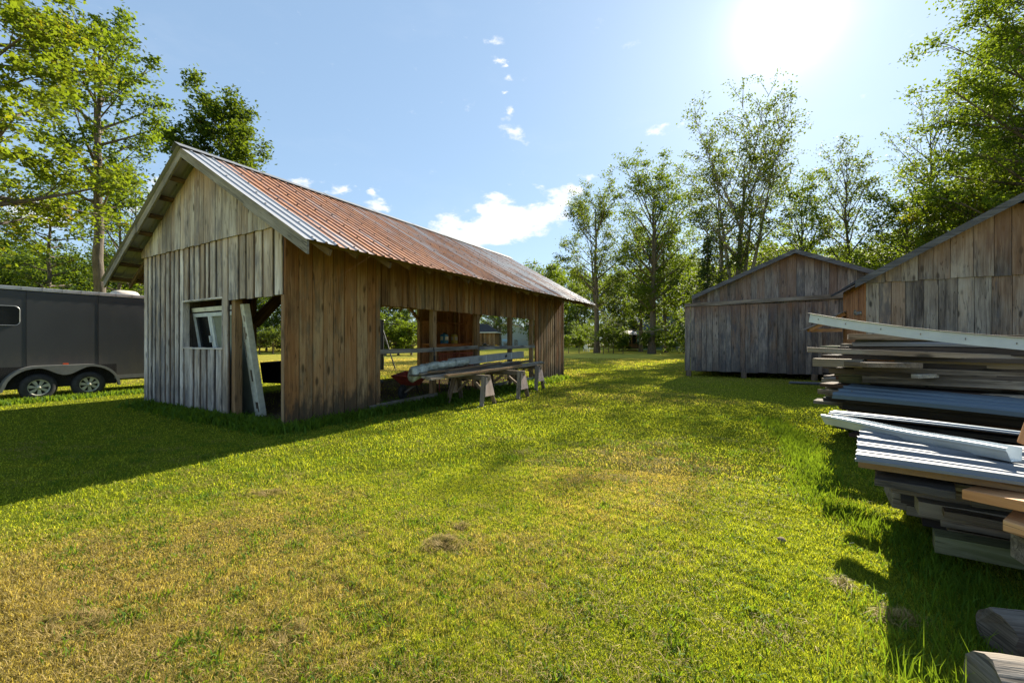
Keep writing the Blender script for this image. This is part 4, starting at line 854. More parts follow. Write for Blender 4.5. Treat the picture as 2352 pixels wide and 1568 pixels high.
rn = random.Random(9); k = 0  # filler boards of the low stack, coloured dark to paint the gap shade
for row in range(6):
    z = .10 + row * .095
    for j in range(2):
        a = at(1990 + (5 - row) * 26 + rn.uniform(-12, 12), HY, 3.25 + j * .45 - row * .02); a.z = z; dv = Vector((.75, -.66, 0)).normalized(); sdv = Vector((.66, .75, 0)); b = MB(1000 + k); wd = .42
        b.bar(a + sdv * wd / 2, a + dv * rn.uniform(2.2, 2.6) + sdv * wd / 2, wd, .07, wob=.003); ordn = ('bottom', 'second', 'third', 'fourth', 'fifth', 'top')[row]
        tag(b.build('board', M[('recess_shade', 'dirtyframe')[(row + j) % 2]]), 'shadowed board in the %s row of the low front stack, %s side' % (ordn, ('near', 'far')[j]), 'board', PG); k += 1
def skew(x0, y0, Y0, x1, y1, Y1, wd, th, skewk, label, mat, name, seed, ext=1.3, cat='plank'):
    """plank whose end is cut on a slant"""
    a, c = at(x0, y0, Y0), at(x1, y1, Y1); c = a + (c - a) * ext; l = (c - a).normalized(); sdv = Vector((-l.y, l.x, 0)).normalized(); sdv = sdv if sdv.y > 0 else -sdv
    e = -l * skewk; u = Vector((0, 0, th)); b = MB(seed)
    b.hexa([a - u, c - u, c + sdv * wd - u, a + sdv * wd + e - u, a, c, c + sdv * wd, a + sdv * wd + e], l=l, w=sdv, t=Vector((0, 0, 1))); return tag(b.build(name, M[mat], bevel=.004), label, cat, PG)
skew(2209, 1122, 2.46, 2352, 1150, 2.22, .24, .058, .03, 'upper thick orange-brown fresh sawn plank at the right edge', 'fresh', 'fresh_plank', 1101)
skew(2303, 1192, 2.28, 2352, 1208, 2.20, .24, .06, .08, 'lower orange-brown fresh sawn plank at the right edge', 'fresh', 'fresh_plank', 1102, ext=4)
skew(2147, 1229, 2.75, 2352, 1266, 2.50, .16, .11, .0, 'heavy grey and mossy square timber on the grass in front of the pile', 'moss', 'square_timber', 1103, ext=1.5, cat='timber')
b = MB(1104); p = at(2349, 1265, 2.25); b.bar(p, p + Vector((.8, -.35, 0)), .2, .14); tag(b.build('dark_timber', M['log'], bevel=.006), 'dark weathered block end resting at the right edge on the square timber', 'timber', PG)
b = MB(1105); p = at(2348, 992, 2.8); b.bar(p - Vector((-.08, 0, .10)), p + Vector((.14, 0, .06)), .1, .14, up=Vector((0, 0, 1))); tag(b.build('tan_block', M['fresh'], bevel=.01), 'tan wooden wedge lying on the ribbed sheet at the right edge', 'block', PG)
# split logs bottom right
def split_log(p0, d, L_, r, label, seed, rot=0):
    rn = random.Random(seed); d = Vector(d).normalized(); s_ = Vector((-d.y, d.x, 0)); K = 9; n = 22; V = []; fs = []
    sh = [r * (1 + rn.uniform(-.05, .05) + .07 * math.sin(2 * math.pi * j / n * 2 + rot)) for j in range(n)]
    for i in range(K + 1):
        for j in range(n):
            an = 2 * math.pi * j / n + rot; rr = sh[j] * (1 + .02 * math.sin(i * 1.3 + j * .6)) * (.97 if i in (0, K) else 1); fl = 1
            V.append(Vector(p0) + d * (L_ * i / K + (rn.uniform(-.015, .015) if i in (0, K) else 0)) + s_ * math.cos(an) * rr + Vector((0, 0, 1)) * math.sin(an) * rr * fl)
    for i in range(K):
        for j in range(n): fs.append((i * n + j, i * n + (j + 1) % n, (i + 1) * n + (j + 1) % n, (i + 1) * n + j))
    b = MB(seed); b.add(V, fs, l=d, w=s_, smooth=True); b.add(V[:n], [tuple(range(n))[::-1]], l=s_, w=Vector((0, 0, 1)), t=d, rnd=.1); b.add(V[-n:], [tuple(range(n))], l=s_, w=Vector((0, 0, 1)), t=d, rnd=.1)
    return tag(b.build('split_log', M['log'], bevel=.006), label, 'log')
split_log(at(2292, 1462, 1.98), (.93, -.22, 0), .9, .118, 'upper grey weathered split log at the bottom right corner', 1201)
split_log(at(2275, 1590, 1.66), (.93, -.20, 0), .8, .125, 'lower front split log cut off by the bottom right corner', 1202, .4)
b = MB(1203); a = gat(1815, 14.8); b.bar(a + Vector((0, 0, .06)), a + Vector((.95, -.55, .07)), .35, .03); b.bar(a + Vector((.02, .1, .02)), a + Vector((.9, -.45, .02)), .25, .04)
tag(b.build('loose_boards', M['sheet']), 'small flat grey panel lying on the grass before the middle barn', 'panel')
# ---------------------------------------------------------------- ground, lane and far buildings
xs = np.concatenate([[-900, -300], np.arange(-120, 121, 6), [300, 900]]); ys = np.concatenate([[-300, -60], np.arange(-20, 161, 4), [260, 900, 1600]])
XX, YY = np.meshgrid(xs, ys); ZZ = np.where(YY < 50, 0, np.minimum(.012 * (YY - 50), 1.32)); nx, ny = len(xs), len(ys)
V = np.stack([XX, YY, ZZ], -1).reshape(-1, 3); I = np.arange(nx * ny).reshape(ny, nx)
Fq = np.stack([I[:-1, :-1], I[:-1, 1:], I[1:, 1:], I[1:, :-1]], -1).reshape(-1, 4)
tag(link('ground', npmesh('ground', V, Fq, [M['lawn']])), kind='structure')
b = MB(2001); P0_, P1_ = gat(1180, 112), gat(1345, 100)
for i in range(12):
    xa, xb = -6 + i * 3.0, -3 + i * 3.0; z = gz(0, 106) + .03
    b.add([(xa, 103 - i * .1, gz(0, 103) + .03), (xb, 103 - i * .1, gz(0, 103) + .03), (xb, 109, gz(0, 109) + .03), (xa, 109, gz(0, 109) + .03)], [(0, 1, 2, 3)])
tag(b.build('gravel_lane', M['gravel']), kind='structure')
rngg = np.random.RandomState(3)
def blades(name, X, Y, Z, Hh, Wd, lean, mat, seed, label=None, kind=None, cat=None, rnd=None, az=None):
    """three-vertex-pair bent blades, all in one mesh"""
    rg = np.random.RandomState(seed); n = len(X); az = rg.uniform(0, 2 * np.pi, n) if az is None else az; la = rg.uniform(0, 2 * np.pi, n); ln = Hh * lean * rg.uniform(.2, 1.3, n)
    cx, sy = np.cos(az) * Wd / 2, np.sin(az) * Wd / 2; dx, dy = np.cos(la) * ln, np.sin(la) * ln
    base = np.stack([X, Y, Z], 1); v = np.zeros((n, 5, 3), np.float32)
    v[:, 0] = base + np.stack([-cx, -sy, np.zeros(n)], 1); v[:, 1] = base + np.stack([cx, sy, np.zeros(n)], 1)
    mid = base + np.stack([dx * .35, dy * .35, Hh * .6], 1); v[:, 2] = mid + np.stack([cx * .8, sy * .8, np.zeros(n)], 1); v[:, 3] = mid + np.stack([-cx * .8, -sy * .8, np.zeros(n)], 1)
    v[:, 4] = base + np.stack([dx, dy, Hh * np.sqrt(np.maximum(.05, 1 - (ln / Hh * .7) ** 2))], 1)
    I = np.arange(n)[:, None] * 5; t = np.concatenate([I + 0, I + 1, I + 2, I + 0, I + 2, I + 3, I + 3, I + 2, I + 4], 1).reshape(-1, 3)
    rnd = rg.uniform(0, 1, n) if rnd is None else rnd
    me = npmesh(name, v.reshape(-1, 3), t, [mat], {'rnd': ('FLOAT', np.repeat(rnd, 5)), 'root': ('FLOAT_VECTOR', np.repeat(base, 5, 0))})
    return tag(link(name, me), label, cat, None, kind)
def in_shed(X, Y, m=0.0):
    dx, dy = X - SHED0[0], Y - SHED0[1]; u = dx * .5045 + dy * .8634; v = -dx * .8634 + dy * .5045
    return (u > -m) & (u < UL + m) & (v > -m) & (v < VW + m), u, v
N = 1000000
th = rngg.uniform(R(-60), R(60), N); r = 1.3 * np.exp(rngg.uniform(0, np.log(38 / 1.3), N)); near = rngg.uniform(1.2, 5.0, N * 2 // 5)
r[:N * 2 // 5] = near
X, Y = r * np.sin(th), r * np.cos(th); Y = Y + 0
keep = (Y > .5); ins, u_, v_ = in_shed(X, Y)
keep &= ~(ins & (rngg.uniform(0, 1, N) < .86))
X, Y, r = X[keep], Y[keep], r[keep]; n = len(X)
tuft = (np.sin(X * 31 + 3 * np.sin(Y * 17)) + np.sin(Y * 37 + 3 * np.sin(X * 13)) + np.sin(X * 9 + Y * 11)) / 3
X = X + rngg.normal(0, .004, n) * 0; Hh = rngg.uniform(.013, .034, n) * (1 + .55 * tuft) * (1 + .45 * np.sin(X * 1.7 + np.sin(Y * 1.3)) * np.sin(Y * 2.1 + X)) ; Wd = np.maximum(.0024, .0010 * r) * rngg.uniform(.7, 1.4, n); Hh = np.maximum(Hh, .012 + .0009 * r)
blades('lawn_grass', X, Y, np.zeros(n) - .002, Hh, Wd, .95, M['blade'], 4, 'short mown grass of the lawn with straw coloured patches', 'stuff', 'grass')
# broad clover and weed leaves lying in the lawn: small tufts of wider bright blades
cl = rngg.uniform(0, 1, (900, 2)); cx_ = -4.5 + 9 * cl[:, 0]; cy_ = 1.5 + 7 * cl[:, 1] ** 1.3; cx_ = cx_ * cy_ / 4
X = np.repeat(cx_, 26) + rngg.normal(0, .045, 900 * 26); Y = np.repeat(cy_, 26) + rngg.normal(0, .045, 900 * 26); n = len(X)
blades('lawn_weeds', X, Y, np.zeros(n), rngg.uniform(.025, .06, n), rngg.uniform(.005, .010, n), 1.1, M['weed'], 6, 'brighter broad leaved weed tufts dotted over the lawn', 'stuff', 'weeds')
# tall unmown grass round the lumber pile
def strip(pts, wdt, n, h0, h1, seed, name, label, w0=.004, w1=.008, lean=.6, mat='weed'):
    rg = np.random.RandomState(seed); P = np.array(pts, float); sg = rg.randint(0, len(P) - 1, n); t = rg.uniform(0, 1, n)[:, None]; Q_ = P[sg] * (1 - t) + P[sg + 1] * t
    off = rg.normal(0, wdt, (n, 2)); X, Y = Q_[:, 0] + off[:, 0], Q_[:, 1] + off[:, 1]; ok = (Y > 1.05)
    X, Y = X[ok], Y[ok]; k = len(X); hh = rg.uniform(h0, h1, k) * (rg.uniform(.5, 1.1, k)); d = np.hypot(X, Y)
    return blades(name, X, Y, np.zeros(k), hh, rg.uniform(w0, w1, k) * np.maximum(1, d / 4), lean, M[mat], seed, label, 'stuff', 'grass')
strip([(2.0, 1.5), (2.6, 2.2), (2.9, 3.0), (2.9, 3.9), (3.6, 5.0), (4.3, 6.3), (4.9, 8.0)], .13, 8000, .05, .13, 21, 'tall_grass', 'taller bright grass growing along the foot of the lumber pile')
strip([(1.35, 1.35), (1.9, 1.9), (2.5, 2.15), (2.9, 2.3)], .15, 1100, .06, .21, 22, 'long_grass', 'long seeding grass blades in front of the square timber at the right', .003, .007, .5)
strip([(-3.85, 6.95), (-2.9, 8.6), (-1.6, 10.6), (.2, 13.6), (2.1, 17.0)], .17, 12000, .06, .24, 23, 'shed_weeds', 'low weeds growing along the foot of the open side of the shed', .006, .016, .9)
strip([(-3.9, 6.95), (-5.2, 7.75), (-6.7, 8.6), (-8.7, 9.8)], .15, 8000, .06, .22, 24, 'gable_weeds', 'dark low weeds growing along the foot of the shed gable wall', .006, .018, .9)
strip([(-12.5, 9.3), (-11.6, 11.2), (-10.0, 14.2)], .20, 7000, .06, .16, 25, 'trailer_grass', 'uncut grass round the trailer wheels', .004, .008, .6)
strip([(-3.6, 7.4), (-2.6, 9.6), (-1.0, 11.5), (0.5, 14)], .6, 4500, .03, .10, 26, 'shed_floor_weeds', 'weeds on the earth floor just inside the open side of the shed', .006, .016, .9)
# dry clippings
cs = rngg.uniform(0, 1, (700, 2)); cy2 = 1.5 + 5.0 * cs[:, 1] ** 1.2; cx2 = (cs[:, 0] * 1.75 - 1.1) * cy2 * 1.1
wgt = np.exp(-((cx2 + 2.2) / 2.6) ** 2 - ((cy2 - 2.3) / 2.0) ** 2) + .7 * np.exp(-((cx2 - 1.6) / 1.1) ** 2 - ((cy2 - 4.9) / 1.6) ** 2) + .25; kc = rngg.uniform(0, 1, 700) < wgt; cx2, cy2 = cx2[kc], cy2[kc]
X = np.repeat(cx2, 70) + rngg.normal(0, .11, len(cx2) * 70); Y = np.repeat(cy2, 70) + rngg.normal(0, .07, len(cx2) * 70); n = len(X)
blades('dry_clippings', X, Y, rngg.uniform(.002, .016, n), rngg.uniform(.012, .035, n), rngg.uniform(.002, .0045, n), 2.4, M['straw'], 8, 'loose straw coloured mowing clippings scattered over the foreground lawn', 'stuff', 'clippings')
def hay(x, y, Yd, rx, ry, h, n, seed, label):
    c = at(x, y, Yd); rg = np.random.RandomState(seed); a = rg.uniform(0, 6.28, n); q = np.sqrt(rg.uniform(0, 1, n)) * rg.uniform(.6, 1.1, n); X = np.cos(a) * q * rx; Y = np.sin(a) * q * ry; Z = np.maximum(0, h * (1 - q ** 2)) * rg.uniform(.3, 1, n)
    o = blades('hay_clump', X, Y, Z, rg.uniform(.02, .05, n), rg.uniform(.002, .004, n), 2.2, M['straw'], seed); o.location = (c.x, c.y, 0); return tag(o, label, 'hay clump', 'dry clumps on the lawn')
hay(1018, 1258, 3.05, .15, .10, .055, 1500, 31, 'largest brown clump of dry clippings, in the middle of the foreground lawn')
hay(1062, 1218, 3.35, .06, .05, .02, 260, 32, 'small dry tuft just behind the largest clump of clippings')
hay(618, 1130, 4.1, .18, .08, .02, 420, 33, 'flat dry clump on the lawn left of the middle, near the shed shadow')
hay(672, 1472, 2.12, .10, .16, .012, 480, 34, 'thin strand of dry clippings low in the picture, left of the middle')
hay(170, 1430, 2.2, .30, .14, .015, 900, 35, 'flat patch of dead grass in the lower left corner')
hay(2060, 1425, 2.25, .14, .06, .03, 500, 36, 'dry clump in the long grass below the lumber pile')
hay(1935, 1355, 2.55, .05, .05, .03, 260, 37, 'small brown tuft at the edge of the long grass on the right')
b = MB(38); b.lathe(at(1795, 1262, 3.1) * 1.0, (.2, .1, 1), [(-.02, .01), (-.01, .03), (.01, .032), (.025, .012), (.027, .001)], 9); o = b.build('small_stone', M['dirtyframe']); tag(o, 'small dark stone lying on the lawn left of the lumber pile shadow', 'stone'); 
for v in o.data.vertices: v.co.z = max(0.002, v.co.z - (at(1795, 1262, 3.1).z - .02))
# ---- far buildings
def siding(b, x0, x1, y, z0, z1, pitch=.14):
    z = z0
    while z < z1 - .01: b.hexa([(x0, y - .025, z), (x1, y - .025, z), (x1, y + .05, z), (x0, y + .05, z), (x0, y - .008, min(z1, z + pitch)), (x1, y - .008, min(z1, z + pitch)), (x1, y + .05, min(z1, z + pitch)), (x0, y + .05, min(z1, z + pitch))], rnd=.5); z += pitch
def gw(x, Y): return (x - CX) / F * Y
# brown outbuilding seen through the shed
Yb = 72; hb = empty('far_outbuilding', (gw(1096, Yb), Yb, gz(0, Yb)), R(-8), 'small brown board outbuilding with a dark hip roof, seen through the shed', 'outbuilding')
b = MB(41); boards(b, -3.2, 3.05, .1, 2.75, lambda a, n, z: Vector((a, -n, z)), (.18, .26)); boards(b, 0, 5, .1, 2.75, lambda a, n, z: Vector((3.05 + n, a, z)), (.18, .26)); boards(b, 0, 5, .1, 2.75, lambda a, n, z: Vector((-3.2 - n, a, z)), (.18, .26)); b.build('wall', M['side'], hb)
b = MB(42); b.add([(-3.5, -.4, 2.85), (3.5, -.4, 2.85), (3.5, 5.4, 2.85), (-3.5, 5.4, 2.85), (-1.2, 2.5, 4.4), (1.2, 2.5, 4.4)], [(0, 1, 5, 4), (1, 2, 5), (2, 3, 4, 5), (3, 0, 4), (3, 2, 1, 0)]); b.build('roof', M['shingle'], hb)
b = MB(43); b.box(-3.52, 3.52, -.44, -.402, 2.70, 2.86); b.box(3.502, 3.54, -.44, 5.4, 2.70, 2.86); b.build('fascia', M['wpaint'], hb)
b = MB(44); b.box(-.9, .1, -.05, -.028, .1, 2.2); b.build('door', M['wpaint'], hb)
# pale blue house
Yh = 92; hh_ = empty('blue_house', (gw(1170, Yh), Yh, gz(0, Yh)), 0, 'pale blue sided house with a white gable behind the outbuilding, seen through the shed', 'house')
b = MB(45); siding(b, -3.6, 4.0, 0, 0, 3.5); b.box(-3.6, 4.0, .05, 7, 0, 3.5); b.build('wall', M['siding'], hh_)
b = MB(46); b.hexa([(-3.6, .0, 3.5), (4.0, .0, 3.5), (4.0, .1, 3.5), (-3.6, .1, 3.5), (-2.4, .0, 4.6), (2.4, 0, 4.6), (2.4, .1, 4.6), (-2.4, .1, 4.6)]); b.build('gable', M['siding'], hh_)
b = MB(47); b.hexa([(-4.0, -.4, 3.4), (.0, -.4, 5.1), (0, 7.4, 5.1), (-4.0, 7.4, 3.4), (-4.0, -.4, 3.6), (0, -.4, 5.3), (0, 7.4, 5.3), (-4.0, 7.4, 3.6)]); b.hexa([(4.4, -.4, 3.4), (.01, -.4, 5.1), (0.01, 7.4, 5.1), (4.4, 7.4, 3.4), (4.4, -.4, 3.6), (0.01, -.4, 5.3), (0.01, 7.4, 5.3), (4.4, 7.4, 3.6)]); b.build('roof', M['roofpink'], hh_)
b = MB(48); siding(b, 4.02, 8.0, -1.2, 0, 3.6); b.box(4.02, 8.0, -1.15, 5, 0, 3.6); b.build('tan_wing', M['sidetan'], hh_); b = MB(49); b.box(3.9, 4.02, -1.26, -1.1, 0, 3.6); b.build('corner_trim', M['wpaint'], hh_)
b = MB(50); b.hexa([(3.7, -1.6, 3.6), (8.4, -1.6, 3.6), (8.4, 5.2, 5.2), (3.7, 5.2, 5.2), (3.7, -1.6, 3.75), (8.4, -1.6, 3.75), (8.4, 5.2, 5.35), (3.7, 5.2, 5.35)]); b.build('wing_roof', M['shingle'], hh_)
# woodpiles, tarp, tank cage, yellow toy, barbecue
def woodpile(x, Y, L_, h, label, seed):
    r_ = random.Random(seed); b = MB(seed); c = gat(x, Y)
    nx_ = int(L_ / .16); nz_ = int(h / .15)
    for i in range(nx_):
        for j in range(nz_ - (1 if r_.random() < .3 else 0)): b.lathe(c + Vector((i * .16 + (j % 2) * .07, r_.uniform(-.05, .05), .08 + j * .145)), (0, 1, 0), [(0, .001), (0, .075), (.4, .075)], 6, smooth=False)
    return tag(b.build('woodpile', M['log']), label, 'woodpile', 'firewood stacks by the blue house')
woodpile(1137, 86, 1.1, 1.3, 'dark firewood stack left of the twin trunked tree, by the blue house', 51)
woodpile(1157, 86, 1.4, 1.0, 'firewood stack under the pale tarp', 52)
woodpile(1181, 85, .95, 1.5, 'tall firewood stack right of the tarp, by the blue house', 53)
b = MB(54); c = gat(1156, 85.6) + Vector((0, 0, 1.12)); b.hexa([c + Vector(p) for p in ((-.2, -.3, 0), (1.5, -.3, .0), (1.5, .6, .35), (-.2, .6, .35), (-.2, -.3, .05), (1.5, -.3, .05), (1.5, .6, .42), (-.2, .6, .42))]); tag(b.build('tarp', M['tarp']), 'pale blue tarp covering the middle firewood stack', 'tarp')
b = MB(55); c = gat(1196, 84)
for k in range(7): b.bar(c + Vector((k * .25, 0, 0)), c + Vector((k * .25, 0, 1.6)), .03, .03); b.bar(c + Vector((0, 0, .1 + k * .25)), c + Vector((1.5, 0, .1 + k * .25)), .03, .03)
tag(b.build('wire_cage', M['alu']), 'grey wire cage standing beside the firewood stacks', 'cage')
yt = empty('yellow_cart', gat(1138, 70), .2, 'bright yellow garden cart on the grass right of the brown outbuilding', 'cart'); b = MB(56)
b.hexa([(0, 0, .2), (.6, 0, .2), (.6, .4, .2), (0, .4, .2), (-.05, -.05, .62), (.7, -.05, .55), (.7, .45, .55), (-.05, .45, .62)]); b.box(.1, .2, .1, .3, .6, .75); b.build('tub', M['yellowpaint'], yt); b = MB(57)
b.lathe((.15, -.06, .13), (0, 1, 0), [(0, .02), (0, .13), (.05, .13)], 12); b.lathe((.5, -.06, .13), (0, 1, 0), [(0, .02), (0, .13), (.05, .13)], 12); b.build('wheel', M['rubber'], yt)
bq = empty('barbecue', gat(1108, 69), 0, 'black barbecue and equipment standing before the brown outbuilding', 'barbecue'); b = MB(58); b.lathe((.4, 0, .75), (0, 0, 1), [(-.2, .1), (-.1, .3), (0, .34), (.15, .3), (.25, .1), (.27, .001)], 14); b.box(0, .05, -.2, .2, 0, .7); b.box(.75, .8, -.2, .2, 0, .7); b.build('kettle', M['black'], bq); b = MB(59); b.box(-.1, .0, -.2, .2, .65, .7); b.box(.8, 1.0, -.2, .2, .65, .7); b.build('side_shelf', M['alu'], bq)
# sage house right of the far trees
Yg = 66; hg = empty('sage_house', (gw(1553, Yg), Yg, gz(0, Yg)), 0, 'sage green sided house with a slate blue roof behind the far tree trunks', 'house')
b = MB(60); siding(b, -5.0, 3.2, 0, 0, 3.0, .18); b.box(-5.0, 3.2, .05, 8, 0, 3.0); b.build('wall', M['sidegreen'], hg)
b = MB(61); b.hexa([(-5.5, -.5, 2.95), (3.7, -.5, 2.95), (3.7, 4, 5.3), (-5.5, 4, 5.3), (-5.5, -.5, 3.1), (3.7, -.5, 3.1), (3.7, 4, 5.45), (-5.5, 4, 5.45)]); b.hexa([(-5.5, 8.5, 2.95), (3.7, 8.5, 2.95), (3.7, 4.01, 5.3), (-5.5, 4.01, 5.3), (-5.5, 8.5, 3.1), (3.7, 8.5, 3.1), (3.7, 4.01, 5.45), (-5.5, 4.01, 5.45)]); b.build('roof', M['slate'], hg)
for (x, w__) in ((-3.4, 1.0), (.6, .9)):
    b = MB(62); b.box(x, x + w__, -.06, -.03, 1.0, 2.4); f = b.build('window', M['glass'], hg); b = MB(63); b.box(x - .08, x, -.08, -.03, .95, 2.45); b.box(x + w__, x + w__ + .08, -.08, -.03, .95, 2.45); b.box(x - .08, x + w__ + .08, -.08, -.03, 2.402, 2.5); b.build('window_frame', M['wpaint'], f)
# screened gazebo
Ya = 62; ga = empty('gazebo', (gw(1445, Ya), Ya, gz(0, Ya)), 0, 'small screened gazebo with a pale roof between the far trees', 'gazebo')
b = MB(64); b.add([(-1.7, -1.5, 2.35), (1.7, -1.5, 2.35), (1.7, 1.5, 2.35), (-1.7, 1.5, 2.35), (-.3, 0, 3.0), (.3, 0, 3.0)], [(0, 1, 5, 4), (1, 2, 5), (2, 3, 4, 5), (3, 0, 4), (3, 2, 1, 0)]); b.build('roof', M['roofpink'], ga)
for (x, y) in ((-1.5, -1.3), (0, -1.3), (1.5, -1.3), (-1.5, 1.3), (1.5, 1.3), (-.75, -1.3), (.75, -1.3)): b = MB(65); b.box(x - .05, x + .05, y - .05, y + .05, .4, 2.35, 'z'); b.build('post', M['inner'], ga)
b = MB(66); b.box(-1.8, 1.8, -1.7, 1.6, .3, .42); b.box(-1.55, 1.55, -1.33, -1.27, .42, 1.0); b.box(-1.0, .6, -2.0, -1.7, .1, .22); b.build('deck', M['frame'], ga); b = MB(67); b.box(-1.5, 1.5, 1.2, 1.25, .42, 2.35); b.build('screen', M['dark'], ga)
# white garden chair and bench by the far trees
gc = empty('garden_chair', gat(1347, 58), .3, 'white slatted garden chair by the foot of the far trees', 'chair'); b = MB(68)
for k in range(4): b.bar((-.25 + k * .16, .1, .35), (-.25 + k * .16, .35, 1.0), .12, .03, up=Vector((0, 1, .3)))
b.build('backrest', M['wpaint'], gc); b = MB(69)
for k in range(4): b.box(-.3, .3, -.45 + k * .14, -.34 + k * .14, .36, .39)
b.build('seat', M['wpaint'], gc)
for (x, y) in ((-.28, -.4), (.28, -.4), (-.28, .25), (.28, .25)): b = MB(70); b.box(x - .04, x + .04, y - .04, y + .04, 0, .36 if y > 0 else .6); b.build('leg', M['wpaint'], gc)
gb = empty('garden_table', gat(1357, 57.5), 0, 'low white garden table beside the white chair', 'table'); b = MB(701); b.box(-.4, .9, -.3, .3, .40, .45); b.build('table_top', M['wpaint'], gb)
for x in (-.3, .8): b = MB(702); b.box(x - .03, x + .03, -.25, .25, 0, .40); b.build('leg', M['wpaint'], gb)
# dark hand pump tripod seen through the first opening
hp = empty('metal_tripod', gat(878, 34), 0, 'dark metal tripod frame on the lawn, seen through the left opening of the shed', 'tripod'); hp.location = (*shed_pt(9.6, 9.4, 0).xy, 0); hp.location = (gw(877, 22), 22, 0)
b = MB(71); b.tube([(0, 0, 0), (0, 0, 2.6)], [.12, .10], 8); b.build('centre_post', M['black'], hp)
for (dx, dy) in ((.75, -.1), (-.5, .5), (-.3, -.5)): b = MB(72); b.bar((0, 0, 2.3), (dx, dy, 0), .05, .05); b.build('leg', M['black'], hp)
b = MB(73); b.bar((-.15, 0, 2.45), (1.0, 0, 2.4), .04, .05); b.lathe((0, 0, 2.6), (0, 0, 1), [(0, .17), (.04, .17), (.05, .001)], 12); b.build('top_arm', M['black'], hp)
# ---------------------------------------------------------------- trees: tapered trunk, limbs, twigs and thousands of separate leaves
def _perp(d):
    e = np.cross(d, [0, 0, 1.0]); nrm = np.linalg.norm(e); e = e / nrm if nrm > .05 else np.array([1.0, 0, 0]); return e, np.cross(e, d)
def _tubes(lines, nside):
    V = []; Fc = []; o = 0; ang = np.arange(nside) * 2 * np.pi / nside
    for pts, rad in lines:
        pts = np.asarray(pts); m = len(pts); d = np.gradient(pts, axis=0); d /= np.maximum(1e-6, np.linalg.norm(d, axis=1))[:, None]
        e1, e2 = _perp(d[0] / np.linalg.norm(d[0]))
        ring = (np.cos(ang)[:, None] * e1 + np.sin(ang)[:, None] * e2)
        V.append((pts[:, None, :] + ring[None] * np.asarray(rad)[:, None, None]).reshape(-1, 3))
        I = o + np.arange(m * nside).reshape(m, nside); J = np.roll(I, -1, 1); Fc.append(np.stack([I[:-1], J[:-1], J[1:], I[1:]], -1).reshape(-1, 4)); o += m * nside
    return np.concatenate(V), np.concatenate(Fc)
def leafmesh(name, C, size, mat, rg, droop=.3, maple=False, aspect=.62):
    n = len(C); sz = size * rg.uniform(.65, 1.25, n); az = rg.uniform(0, 2 * np.pi, n); el = rg.normal(-droop, .55, n)
    d = np.stack([np.cos(az) * np.cos(el), np.sin(az) * np.cos(el), np.sin(el)], 1); s = np.stack([-np.sin(az), np.cos(az), np.zeros(n)], 1)
    rl = rg.normal(0, .6, n); up = np.cross(s, d); s = s * np.cos(rl)[:, None] + up * np.sin(rl)[:, None]; up = np.cross(s, d); L = sz[:, None]
    if maple:
        P = [(0, 0, 0), (.15, .48, .03), (.55, .52, .0), (.50, .18, .04), (1.0, 0, -.08), (.50, -.18, .04), (.55, -.52, 0), (.15, -.48, .03)]
        T = np.array([[0, 1, 2], [0, 2, 3], [0, 3, 4], [0, 4, 5], [0, 5, 6], [0, 6, 7]])
    else:
        P = [(0, 0, 0), (.45, aspect / 2, .07), (1, 0, 0), (.45, -aspect / 2, .07)]; T = np.array([[0, 1, 2, 3]])
    v = np.stack([C + d * L * a + s * L * b_ + up * L * c for a, b_, c in P], 1); k = len(P); I = (np.arange(n) * k)[:, None, None]; Fc = (I + T[None]).reshape(-1, T.shape[1])
    return npmesh(name, v.reshape(-1, 3), Fc, [mat], {'rnd': ('FLOAT', np.repeat(rg.uniform(0, 1, n), k))})
TREE_CACHE = {}
